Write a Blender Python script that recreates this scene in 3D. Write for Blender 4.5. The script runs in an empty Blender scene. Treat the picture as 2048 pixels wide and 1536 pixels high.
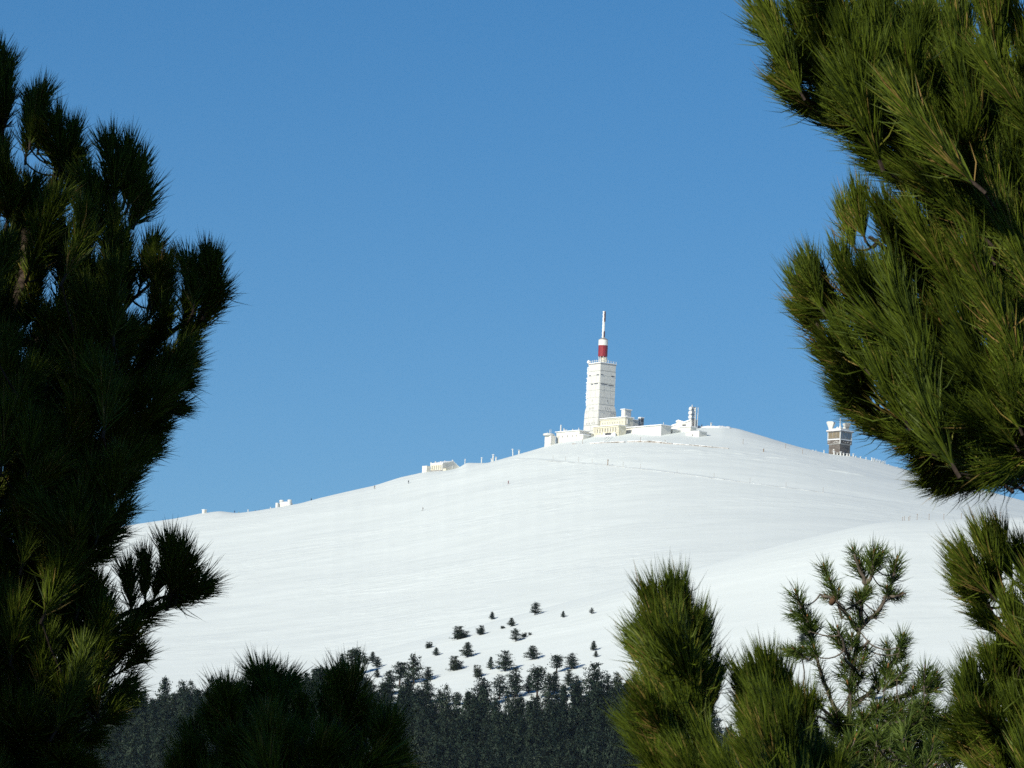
import bpy, bmesh, math, random
import numpy as np
from mathutils import Vector, Matrix

# ------------------------------------------------------------------ camera, sky, sun, exposure
S = bpy.context.scene
COL = S.collection
R = math.radians
FPX = 11378.0                       # focal length in photo pixels (2048 wide)
PITCH, ROLL = R(7.0), R(2.4)
EYE = Vector((0, 0, 1.6))
_f = Vector((0, math.cos(PITCH), math.sin(PITCH)))
_u0 = Vector((0, -math.sin(PITCH), math.cos(PITCH)))
_r0 = Vector((1, 0, 0))
_rt = _r0 * math.cos(ROLL) + _u0 * math.sin(ROLL)
_up = _u0 * math.cos(ROLL) - _r0 * math.sin(ROLL)
cam_d = bpy.data.cameras.new('camera')
cam_d.sensor_width = 36.0
cam_d.lens = 36.0 * FPX / 2048.0
cam_d.clip_start, cam_d.clip_end = 0.5, 20000
cam_d.dof.use_dof = True; cam_d.dof.focus_distance = 60.0; cam_d.dof.aperture_fstop = 80.0
cam = bpy.data.objects.new('camera', cam_d)
cam.matrix_world = Matrix(((_rt.x, _up.x, -_f.x, EYE.x), (_rt.y, _up.y, -_f.y, EYE.y),
                           (_rt.z, _up.z, -_f.z, EYE.z), (0, 0, 0, 1)))
COL.objects.link(cam)
S.camera = cam
S.cycles.use_denoising = False

SUN_AZ, SUN_EL = R(40), R(26)       # sun stands behind the camera's left shoulder
sun_dir = Vector((-math.cos(SUN_EL) * math.sin(SUN_AZ), -math.cos(SUN_EL) * math.cos(SUN_AZ), math.sin(SUN_EL)))
w = bpy.data.worlds.new('World'); S.world = w; w.use_nodes = True
nt = w.node_tree; nt.nodes.clear()
sky = nt.nodes.new('ShaderNodeTexSky'); sky.sky_type = 'NISHITA'; sky.sun_disc = False
sky.sun_elevation = SUN_EL
sky.sun_rotation = math.atan2(sun_dir.x, sun_dir.y)
sky.altitude = 2500; sky.air_density = 1.0; sky.dust_density = 0.0; sky.ozone_density = 3.0
hsv = nt.nodes.new('ShaderNodeHueSaturation'); hsv.inputs['Saturation'].default_value = 1.31
bg = nt.nodes.new('ShaderNodeBackground'); bg.inputs['Strength'].default_value = 0.085
wo = nt.nodes.new('ShaderNodeOutputWorld')
nt.links.new(sky.outputs[0], hsv.inputs['Color']); nt.links.new(hsv.outputs[0], bg.inputs[0]); nt.links.new(bg.outputs[0], wo.inputs[0])
sl = bpy.data.lights.new('sun', 'SUN'); sl.energy = 4.65; sl.angle = R(0.53); sl.color = (1.0, 0.955, 0.82)
so = bpy.data.objects.new('sun', sl); COL.objects.link(so)
so.rotation_euler = (-sun_dir).to_track_quat('-Z', 'Y').to_euler()
so.location = (-20, -20, 40)
vs = S.view_settings
vs.view_transform = 'Standard'; vs.look = 'None'; vs.exposure = 0.0; vs.gamma = 1.0; vs.use_curve_mapping = False

# ------------------------------------------------------------------ helpers
def ray(px, py):
    d = _f * FPX + _rt * (px - 1024.0) - _up * (py - 768.0)
    return d.normalized()

def at(px, py, dist):
    """world point that stands at horizontal distance dist along the line of sight of a photo pixel"""
    d = ray(px, py)
    return EYE + d * (dist / math.hypot(d.x, d.y))

def pix(v):
    d = v - EYE
    z = d.dot(_f)
    return 1024 + FPX * d.dot(_rt) / z, 768 - FPX * d.dot(_up) / z

def azel(px, py):
    d = ray(px, py)
    return math.degrees(math.atan2(d.x, d.y)), math.degrees(math.atan2(d.z, math.hypot(d.x, d.y)))

def tag(o, label=None, cat=None, group=None, kind=None):
    if label: o['label'] = label
    if cat: o['category'] = cat
    if group: o['group'] = group
    if kind: o['kind'] = kind
    return o

def empty(name, loc, label=None, cat=None, group=None):
    o = bpy.data.objects.new(name, None); o.location = loc; o.empty_display_size = 0.2
    COL.objects.link(o)
    return tag(o, label, cat, group)

def link(name, me, parent=None, loc=None):
    o = bpy.data.objects.new(name, me); COL.objects.link(o)
    if parent is not None: o.parent = parent
    if loc is not None: o.location = loc
    return o

class MB:
    """collects shapes and turns them into one mesh"""
    def __init__(self): self.v = []; self.f = []; self.m = []
    def add(self, vs, fs, mat=0):
        b = len(self.v); self.v += [tuple(p) for p in vs]
        self.f += [tuple(b + i for i in q) for q in fs]; self.m += [mat] * len(fs)
        return self
    def hexa(self, p, mat=0):        # 8 corners: bottom ring 0-3, top ring 4-7
        return self.add(p, [(3, 2, 1, 0), (4, 5, 6, 7), (0, 1, 5, 4), (1, 2, 6, 5), (2, 3, 7, 6), (3, 0, 4, 7)], mat)
    def box(self, x0, x1, y0, y1, z0, z1, mat=0):
        return self.hexa([(x0, y0, z0), (x1, y0, z0), (x1, y1, z0), (x0, y1, z0), (x0, y0, z1), (x1, y0, z1), (x1, y1, z1), (x0, y1, z1)], mat)
    def tube(self, pts, radii, n=6, mat=0, cap=True):
        pts = [Vector(p) for p in pts]
        rings = []
        ref = Vector((0.3, 0.2, 0.93))
        for i, p in enumerate(pts):
            t = (pts[min(i + 1, len(pts) - 1)] - pts[max(i - 1, 0)]).normalized()
            a = t.cross(ref)
            if a.length < 1e-3: a = t.cross(Vector((1, 0, 0)))
            a.normalize(); b = t.cross(a)
            rings.append([p + (a * math.cos(2 * math.pi * k / n) + b * math.sin(2 * math.pi * k / n)) * radii[i] for k in range(n)])
        vs = [q for r in rings for q in r]; fs = []
        for i in range(len(pts) - 1):
            for k in range(n):
                k2 = (k + 1) % n
                fs.append((i * n + k, i * n + k2, (i + 1) * n + k2, (i + 1) * n + k))
        if cap:
            fs.append(tuple(range(n - 1, -1, -1))); fs.append(tuple((len(pts) - 1) * n + k for k in range(n)))
        return self.add(vs, fs, mat)
    def lathe(self, prof, n=24, mat=0, cx=0, cy=0, a0=0.0, a1=2 * math.pi):
        full = abs(a1 - a0 - 2 * math.pi) < 1e-6
        m = n if full else n + 1
        vs = []; fs = []
        for (r, z) in prof:
            for k in range(m):
                a = a0 + (a1 - a0) * k / n
                vs.append((cx + r * math.cos(a), cy + r * math.sin(a), z))
        for i in range(len(prof) - 1):
            for k in range(n):
                k2 = (k + 1) % m
                fs.append((i * m + k, i * m + k2, (i + 1) * m + k2, (i + 1) * m + k))
        return self.add(vs, fs, mat)
    def mesh(self, name, mats, smooth=False):
        me = bpy.data.meshes.new(name); me.from_pydata(self.v, [], self.f)
        for m in (mats if isinstance(mats, (list, tuple)) else [mats]): me.materials.append(m)
        me.polygons.foreach_set('material_index', self.m)
        if smooth: me.polygons.foreach_set('use_smooth', [True] * len(self.f))
        me.update()
        return me
    def build(self, name, mats, parent=None, smooth=False, loc=None):
        return link(name, self.mesh(name, mats, smooth), parent, loc)

# ------------------------------------------------------------------ materials
def mat(name, col, rough=0.8, spec=0.3, noise=None, bump=None):
    """noise = (scale, colour2, amount); bump = (scale, strength, distance)"""
    m = bpy.data.materials.new(name); m.use_nodes = True
    n = m.node_tree.nodes; l = m.node_tree.links
    b = n['Principled BSDF']
    b.inputs['Base Color'].default_value = (*col, 1); b.inputs['Roughness'].default_value = rough
    b.inputs['Specular IOR Level'].default_value = spec
    tc = n.new('ShaderNodeTexCoord')
    if noise:
        t = n.new('ShaderNodeTexNoise'); t.inputs['Scale'].default_value = noise[0]; t.inputs['Detail'].default_value = 6
        r = n.new('ShaderNodeValToRGB'); r.color_ramp.elements[0].position = 0.38; r.color_ramp.elements[1].position = 0.62
        r.color_ramp.elements[0].color = (*col, 1); r.color_ramp.elements[1].color = (*noise[1], 1)
        l.new(tc.outputs['Object'], t.inputs['Vector']); l.new(t.outputs['Fac'], r.inputs['Fac']); l.new(r.outputs['Color'], b.inputs['Base Color'])
    if bump:
        t = n.new('ShaderNodeTexNoise'); t.inputs['Scale'].default_value = bump[0]; t.inputs['Detail'].default_value = 5
        k = n.new('ShaderNodeBump'); k.inputs['Strength'].default_value = bump[1]; k.inputs['Distance'].default_value = bump[2]
        l.new(tc.outputs['Object'], t.inputs['Vector']); l.new(t.outputs['Fac'], k.inputs['Height']); l.new(k.outputs['Normal'], b.inputs['Normal'])
    return m

M = {}
M['rime'] = mat('rime', (0.72, 0.715, 0.69), 0.9, 0.1, (0.6, (0.64, 0.635, 0.61)), (1.6, 0.5, 0.25))
M['rime_panel'] = mat('rime_panel', (0.71, 0.695, 0.645), 0.9, 0.1, (0.8, (0.64, 0.63, 0.59)), (2.2, 0.5, 0.2))
M['groove'] = mat('groove', (0.66, 0.65, 0.61), 0.9, 0.1, (0.7, (0.58, 0.575, 0.545)))
M['cap_snow'] = mat('cap_snow', (0.87, 0.88, 0.89), 0.85, 0.1, None, (0.9, 0.4, 0.3))
M['white_wall'] = mat('white_wall', (0.76, 0.73, 0.66), 0.9, 0.1, (0.5, (0.71, 0.69, 0.63)), (2.0, 0.3, 0.1))
M['cream'] = mat('cream', (0.72, 0.66, 0.49), 0.9, 0.1, (0.6, (0.74, 0.71, 0.60)), (2.0, 0.3, 0.1))
M['dark_glass'] = mat('dark_glass', (0.09, 0.09, 0.10), 0.3, 0.5)
M['frost_glass'] = mat('frost_glass', (0.36, 0.35, 0.33), 0.5, 0.3)
M['red'] = mat('red', (0.33, 0.022, 0.03), 0.55, 0.3, (0.8, (0.26, 0.02, 0.03)))
M['drum_white'] = mat('drum_white', (0.80, 0.78, 0.72), 0.6, 0.3)
M['mast_dark'] = mat('mast_dark', (0.12, 0.05, 0.05), 0.7, 0.2)
M['zinc'] = mat('zinc', (0.22, 0.20, 0.19), 0.6, 0.3, (0.9, (0.36, 0.35, 0.34)))
M['grey_stone'] = mat('grey_stone', (0.12, 0.10, 0.085), 0.9, 0.2, (0.9, (0.19, 0.165, 0.145)), (3, 0.5, 0.1))
M['wall_stone'] = mat('wall_stone', (0.20, 0.16, 0.12), 0.9, 0.2, (0.35, (0.55, 0.52, 0.50)), (3, 0.5, 0.15))
M['road_shadow_line'] = mat('road_shadow_line', (0.34, 0.345, 0.35), 0.9, 0.1, (0.15, (0.60, 0.615, 0.62)))  # grey that stands in for shadow along the lower road
M['wood_pole'] = mat('wood_pole', (0.24, 0.15, 0.09), 0.85, 0.2, (3, (0.32, 0.22, 0.14)))
M['dark_metal'] = mat('dark_metal', (0.09, 0.09, 0.10), 0.6, 0.3)
M['curtain'] = mat('curtain', (0.26, 0.20, 0.115), 0.8, 0.2, (0.8, (0.19, 0.16, 0.11)))
M['blue_glass'] = mat('blue_glass', (0.16, 0.20, 0.24), 0.25, 0.5)

def snow_material():
    m = bpy.data.materials.new('snow'); m.use_nodes = True
    n = m.node_tree.nodes; l = m.node_tree.links; b = n['Principled BSDF']
    b.inputs['Base Color'].default_value = (0.86, 0.875, 0.89, 1); b.inputs['Roughness'].default_value = 0.7
    b.inputs['Specular IOR Level'].default_value = 0.15
    tc = n.new('ShaderNodeTexCoord')
    def noise(sc, scale, detail=4):
        mp = n.new('ShaderNodeMapping'); mp.inputs['Scale'].default_value = sc
        t = n.new('ShaderNodeTexNoise'); t.inputs['Scale'].default_value = scale; t.inputs['Detail'].default_value = detail
        l.new(tc.outputs['Object'], mp.inputs['Vector']); l.new(mp.outputs[0], t.inputs['Vector'])
        return t.outputs['Fac']
    def bump(h, strength, dist, prev=None):
        k = n.new('ShaderNodeBump'); k.inputs['Strength'].default_value = strength; k.inputs['Distance'].default_value = dist
        l.new(h, k.inputs['Height'])
        if prev is not None: l.new(prev, k.inputs['Normal'])
        return k.outputs['Normal']
    a = bump(noise((0.020, 0.085, 0.085), 1.0, 5), 0.13, 1.4)      # long wind ripples across the slope
    msk = n.new('ShaderNodeMapRange'); msk.inputs['From Min'].default_value = 0.42; msk.inputs['From Max'].default_value = 0.66
    l.new(noise((0.012, 0.016, 0.016), 1.0, 4), msk.inputs['Value'])
    ml = n.new('ShaderNodeMath'); ml.operation = 'MULTIPLY'; l.new(noise((0.09, 0.20, 0.20), 1.0, 7), ml.inputs[0]); l.new(msk.outputs[0], ml.inputs[1])
    c = bump(ml.outputs[0], 0.6, 1.2, a)      # sastrugi, in wind-scoured patches
    d = bump(noise((1, 1, 1), 0.6, 3), 0.2, 0.15, c)
    l.new(d, b.inputs['Normal'])
    # faint grain of crusted and fresh snow
    r = n.new('ShaderNodeValToRGB'); r.color_ramp.elements[0].color = (0.80, 0.845, 0.825, 1); r.color_ramp.elements[1].color = (0.84, 0.885, 0.865, 1)
    r.color_ramp.elements[0].position = 0.35; r.color_ramp.elements[1].position = 0.65
    l.new(noise((0.03, 0.1, 0.1), 1.0, 8), r.inputs['Fac']); l.new(r.outputs['Color'], b.inputs['Base Color'])
    return m
M['snow'] = snow_material()

def needle_material(name, dark, light, dry, transl=0.25, vary=0.30):
    m = bpy.data.materials.new(name); m.use_nodes = True
    n = m.node_tree.nodes; l = m.node_tree.links; b = n['Principled BSDF']; out = n['Material Output']
    b.inputs['Roughness'].default_value = 0.5; b.inputs['Specular IOR Level'].default_value = 0.18
    at_ = n.new('ShaderNodeAttribute'); at_.attribute_name = 'tint'
    oi = n.new('ShaderNodeObjectInfo')
    mr = n.new('ShaderNodeMath'); mr.operation = 'MULTIPLY_ADD'; mr.inputs[1].default_value = vary; mr.inputs[2].default_value = -vary / 2
    l.new(oi.outputs['Random'], mr.inputs[0])
    ad = n.new('ShaderNodeMath'); ad.operation = 'ADD'; l.new(at_.outputs['Fac'], ad.inputs[0]); l.new(mr.outputs[0], ad.inputs[1])
    r = n.new('ShaderNodeValToRGB'); e = r.color_ramp.elements
    e[0].position = 0.0; e[0].color = (*dark, 1); e[1].position = 0.80; e[1].color = (*light, 1)
    q = e.new(0.97); q.color = (*dry, 1)
    l.new(ad.outputs[0], r.inputs['Fac']); l.new(r.outputs['Color'], b.inputs['Base Color'])
    t = n.new('ShaderNodeBsdfTranslucent'); l.new(r.outputs['Color'], t.inputs['Color'])
    mx = n.new('ShaderNodeMixShader'); mx.inputs[0].default_value = transl
    l.new(b.outputs[0], mx.inputs[1]); l.new(t.outputs[0], mx.inputs[2]); l.new(mx.outputs[0], out.inputs['Surface'])
    return m
M['needle'] = needle_material('pine_needles', (0.030, 0.052, 0.010), (0.160, 0.215, 0.018), (0.38, 0.25, 0.08))
M['needle_short'] = needle_material('mountain_pine_needles', (0.040, 0.078, 0.016), (0.150, 0.210, 0.036), (0.30, 0.24, 0.09))
M['far_leaf'] = needle_material('far_pine_foliage', (0.010, 0.027, 0.020), (0.052, 0.078, 0.047), (0.065, 0.082, 0.052), 0.1, 0.55)
M['bark'] = mat('bark', (0.040, 0.030, 0.024), 0.9, 0.1, (30, (0.085, 0.062, 0.048)), (40, 0.6, 0.01))
M['bark_pale'] = mat('bark_pale', (0.09, 0.075, 0.06), 0.9, 0.1, (35, (0.19, 0.16, 0.13)), (40, 0.6, 0.01))
M['bud'] = mat('bud', (0.28, 0.13, 0.05), 0.7, 0.2)
M['cone'] = mat('cone', (0.10, 0.06, 0.035), 0.8, 0.2, (60, (0.17, 0.10, 0.06)))

# ------------------------------------------------------------------ terrain
def curve(pts):
    ae = sorted(azel(*p) for p in pts)
    A = np.array([a for a, _ in ae]); E = np.array([e for _, e in ae])
    def f(az, w=0.0):
        if w == 0: return np.interp(az, A, E)
        return sum(np.interp(az + d, A, E) for d in np.linspace(-w, w, 9)) / 9
    return f
E3 = curve([(-900, 1230), (-300, 1130), (0, 1092), (150, 1068), (280, 1047), (350, 1037), (405, 1026), (440, 1022), (475, 1026), (510, 1022), (560, 1014), (600, 1007),
            (640, 996), (700, 982), (750, 971), (800, 955), (850, 944), (890, 941), (912, 937.5), (922, 933), (932, 925.5), (960, 926), (975, 926), (1000, 919), (1060, 902), (1090, 893), (1115, 886), (1150, 878),
            (1200, 868), (1260, 862), (1330, 857), (1400, 852), (1445, 851.5), (1480, 858), (1530, 873), (1565, 884), (1600, 894), (1655, 907), (1700, 911),
            (1730, 918), (1760, 925), (1800, 936), (1850, 949), (2048, 1002), (2500, 1130), (3000, 1250)])
E2 = curve([(-600, 1480), (0, 1440), (600, 1405), (1200, 1290), (1800, 1200), (2300, 1150), (2900, 1300)])
E1 = curve([(-600, 1490), (0, 1440), (300, 1412), (590, 1345), (700, 1315), (850, 1278), (1000, 1240), (1200, 1187), (1400, 1133), (1600, 1080), (1700, 1057), (1745, 1047), (1790, 1042.5), (1850, 1041),
            (1920, 1039), (2048, 1036), (2300, 1040), (2900, 1200)])
ROAD = curve([(1010, 917), (1100, 921), (1215, 930), (1350, 946), (1500, 966), (1650, 985), (1760, 1002), (1850, 1011), (1950, 1020), (2048, 1026), (2400, 1060)])
R1, R2, R3, RB = 1500.0, 2350.0, 3000.0, 1120.0
EB = 2.35
def _g(t, c): return (np.sqrt(t * t + c * c) - c) / (math.sqrt(1 + c * c) - c)

_rng = np.random.default_rng(5)
def waves(n, lo, hi, stretch):
    L = np.exp(_rng.uniform(math.log(lo), math.log(hi), n)); th = _rng.uniform(-0.9, 0.9, n) + math.pi / 2
    return np.stack([2 * math.pi * np.cos(th) / L / stretch, 2 * math.pi * np.sin(th) / L, _rng.uniform(0, 6.28, n), L], 1)
W_BIG = waves(14, 60, 260, 1.6); W_MED = waves(22, 12, 45, 2.2)
def wave_sum(W, x, y, k):
    s = 0
    for a, b, p, L in W: s = s + np.sin(a * x + b * y + p + 1.3 * np.sin(b * x * 0.31 + a * y * 0.7 + p)) * (L * k)
    return s / math.sqrt(len(W))

def height(x, y):
    x = np.asarray(x, float); y = np.asarray(y, float)
    r = np.hypot(x, y); az = np.degrees(np.arctan2(x, y))
    az_c = np.clip(az, -14, 16)
    e3, e2, e1 = E3(az_c, 0.03), E2(az_c, 1.5), E1(az_c, 0.22)
    # soften the traced crest away from the skyline so that its wiggles do not run down the slope
    e3s = sum(E3(az_c + d) for d in np.linspace(-1.3, 1.3, 15)) / 15
    t = np.clip((R3 - r) / (R3 - R2), 0, 1)
    k = np.exp(-(t / 0.06) ** 2)
    e3m = e3 * k + e3s * (1 - k)
    main = e3m - (e3m - e2) * _g(t, 0.10)
    s = np.clip((r - R1) / (R2 - R1), 0, 1)
    vale = e1 + (e2 - e1) * (3 * s * s - 2 * s ** 3) - 0.42 * np.sin(math.pi * s) ** 2
    tn = np.clip((R1 - r) / (R1 - RB), 0, 1)
    near = e1 - (e1 - EB) * _g(tn, 0.12)
    el = np.where(r >= R2, main, np.where(r >= R1, vale, near))
    z = 1.6 + r * np.tan(np.radians(el))
    z3 = 1.6 + R3 * np.tan(np.radians(e3))
    d = np.maximum(r - R3, 0)
    z = np.where(r > R3, z3 - (np.sqrt(d * d + 1600) - 40) * 0.40, z)
    zb = 1.6 + RB * math.tan(R(EB))
    zn = zb * np.power(np.clip((r - 40) / (RB - 40), 0, 1), 1.15)
    z = np.where(r < RB, zn, z)
    # road bench cut across the main slope
    er = ROAD(az_c)
    fr = np.clip((e3s - er) / np.maximum(e3s - e2, 0.1), 0, 1)
    c = 0.10; q = fr * (math.sqrt(1 + c * c) - c) + c
    rr = R3 - (R3 - R2) * np.sqrt(np.maximum(q * q - c * c, 0))
    dd = r - rr
    a0, a1 = azel(1005, 917)[0], azel(2100, 1030)[0]
    wgt = np.clip((az - a0) / 0.12, 0, 1) * np.clip((a1 + 3 - az) / 1.0, 0, 1) * (r > R2)
    bench = np.where(dd < 0, 0.12 * np.exp(-((dd + 2.0) / 2.2) ** 2), 0) - np.where(dd > 0, np.minimum(dd * 0.10, 0.55), 0) * np.where(dd < 6, 1, np.clip(1 - (dd - 6) / 18.0, 0, 1) ** 1.5)
    z = z + wgt * bench
    # wind relief
    far = np.clip((r - 700) / 400, 0, 1) * (1 - 0.75 * np.exp(-((r - R3) / 25) ** 2)) * (1 - 0.8 * np.exp(-((r - R1) / 30) ** 2))
    z = z + far * (wave_sum(W_BIG, x, y, 0.003) + wave_sum(W_MED, x, y, 0.003))
    # drifts and boulders under the summit
    px0 = np.clip((az - azel(1230, 920)[0]) / 0.15, 0, 1) * np.clip((azel(1760, 960)[0] - az) / 0.2, 0, 1)
    band = np.exp(-((r - 2900) / 42) ** 2) * px0
    z = z + band * np.maximum(wave_sum(W_MED, x * 3.1 + 50, y * 3.1, 0.03) - 0.8, 0) * 0.6
    side = np.clip((np.abs(az) - 11) / 25, 0, 1); side = side * side * (3 - 2 * side)
    z = np.where(r > 60, z * (1 - 0.85 * side), z)
    return z

def hgt(x, y): return float(height(np.array([x]), np.array([y]))[0])

def hit(px, py, r0=850.0, r1=3060.0):
    """where the line of sight of a photo pixel meets the ground"""
    d = ray(px, py); h = math.hypot(d.x, d.y)
    rs = np.arange(r0, r1, 1.0)
    X = d.x / h * rs; Y = d.y / h * rs; Z = EYE.z + d.z / h * rs
    dif = height(X, Y) - Z
    i = np.argmax(dif > 0)
    if dif[i] <= 0: i = int(np.argmax(dif))
    return Vector((X[i], Y[i], float(height(X[i:i + 1], Y[i:i + 1])[0])))

def ground():
    rs = np.concatenate([np.arange(0.5, 40, 2.5), np.geomspace(40, 980, 46), np.arange(1000, 1530, 5.0), np.arange(1540, 2340, 20.0),
                         np.arange(2350, 2640, 5.0), np.arange(2640, 3032, 1.6), np.geomspace(3040, 5000, 26)])
    az = np.concatenate([np.arange(-180, -12, 6.0), np.arange(-12, -5.7, 0.25), np.arange(-5.7, 5.9, 0.0215), np.arange(6.0, 12, 0.25), np.arange(12, 180, 6.0)])
    A, Q = np.meshgrid(np.radians(az), rs)
    X = Q * np.sin(A); Y = Q * np.cos(A); Z = height(X, Y)
    Z = np.maximum(Z, -15 + 0 * Z)
    n, m = X.shape
    co = np.stack([X, Y, Z], -1).reshape(-1, 3).astype(np.float32)
    i, j = np.meshgrid(np.arange(n - 1), np.arange(m), indexing='ij')
    j2 = (j + 1) % m
    F = np.stack([i * m + j, i * m + j2, (i + 1) * m + j2, (i + 1) * m + j], -1).reshape(-1, 4)[:, ::-1]
    c = len(co)
    co = np.vstack([co, [[0, 0, 0]]]).astype(np.float32)
    T = np.stack([np.full(m, c), (np.arange(m) + 1) % m, np.arange(m)], -1)[:, ::-1]
    me = bpy.data.meshes.new('snowfield')
    me.vertices.add(len(co)); me.vertices.foreach_set('co', co.ravel())
    nl = F.size + T.size
    me.loops.add(nl); me.loops.foreach_set('vertex_index', np.concatenate([F.ravel(), T.ravel()]).astype(np.int32))
    me.polygons.add(len(F) + len(T))
    st = np.concatenate([np.arange(len(F)) * 4, F.size + np.arange(len(T)) * 3]).astype(np.int32)
    me.polygons.foreach_set('loop_start', st)
    me.polygons.foreach_set('use_smooth', [True] * (len(F) + len(T)))
    me.update(calc_edges=True); me.validate()
    me.materials.append(M['snow'])
    return tag(link('snowfield', me), 'snow-covered ground rising to the summit', None, None, 'structure')
snowfield = ground()

def added_forest_floor():
    """unseen dark ground of needle litter and snow patches, added to cut light bounced off the snow"""
    m = mat('added_forest_floor', (0.045, 0.036, 0.026), 0.95, 0.05, (0.35, (0.07, 0.06, 0.04)))
    n = m.node_tree.nodes; l = m.node_tree.links; b = n['Principled BSDF']
    src = b.inputs['Base Color'].links[0].from_socket
    t = n.new('ShaderNodeTexNoise'); t.inputs['Scale'].default_value = 0.22; t.inputs['Detail'].default_value = 5
    r = n.new('ShaderNodeValToRGB'); r.color_ramp.elements[0].position = 0.60; r.color_ramp.elements[1].position = 0.66
    mx = n.new('ShaderNodeMix'); mx.data_type = 'RGBA'; mx.inputs['B'].default_value = (0.7, 0.72, 0.74, 1)
    l.new(n['Texture Coordinate'].outputs['Object'], t.inputs['Vector']); l.new(t.outputs['Fac'], r.inputs['Fac']); l.new(r.outputs['Color'], mx.inputs['Factor']); l.new(src, mx.inputs['A']); l.new(mx.outputs['Result'], b.inputs['Base Color'])
    rs = np.concatenate([np.arange(0.5, 40, 2.5), np.geomspace(40, 1060, 46)]); az = np.radians(np.concatenate([np.arange(-180, -8, 4.0), np.arange(-8, 8, 0.5), np.arange(8, 180, 4.0)]))
    A, Q = np.meshgrid(az, rs); X, Y = Q * np.sin(A), Q * np.cos(A); Z = height(X, Y) + 0.03 + Q * 0.0009
    Z[-1] -= 3.0
    nr, nc = X.shape; V = np.stack([X, Y, Z], -1).reshape(-1, 3).tolist() + [[0, 0, 0.03]]
    F = [(i * nc + (j + 1) % nc, i * nc + j, (i + 1) * nc + j, (i + 1) * nc + (j + 1) % nc) for i in range(nr - 1) for j in range(nc)] + [(j, (j + 1) % nc, nr * nc) for j in range(nc)]
    me = bpy.data.meshes.new('added_forest_floor'); me.from_pydata(V, [], F); me.materials.append(m); me.polygons.foreach_set('use_smooth', [True] * len(F)); me.update()
    tag(link('added_forest_floor', me), 'needle-littered ground out of view near the viewpoint, added to cut snow bounce', None, None, 'structure')
added_forest_floor()  # out of view, added so less light bounces up onto the near pines
# ------------------------------------------------------------------ summit: telecom tower
MPP = 3008.0 / FPX                  # metres per photo pixel up there

def yawed(o, ang):
    o.rotation_euler = (0, 0, ang); return o

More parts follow.
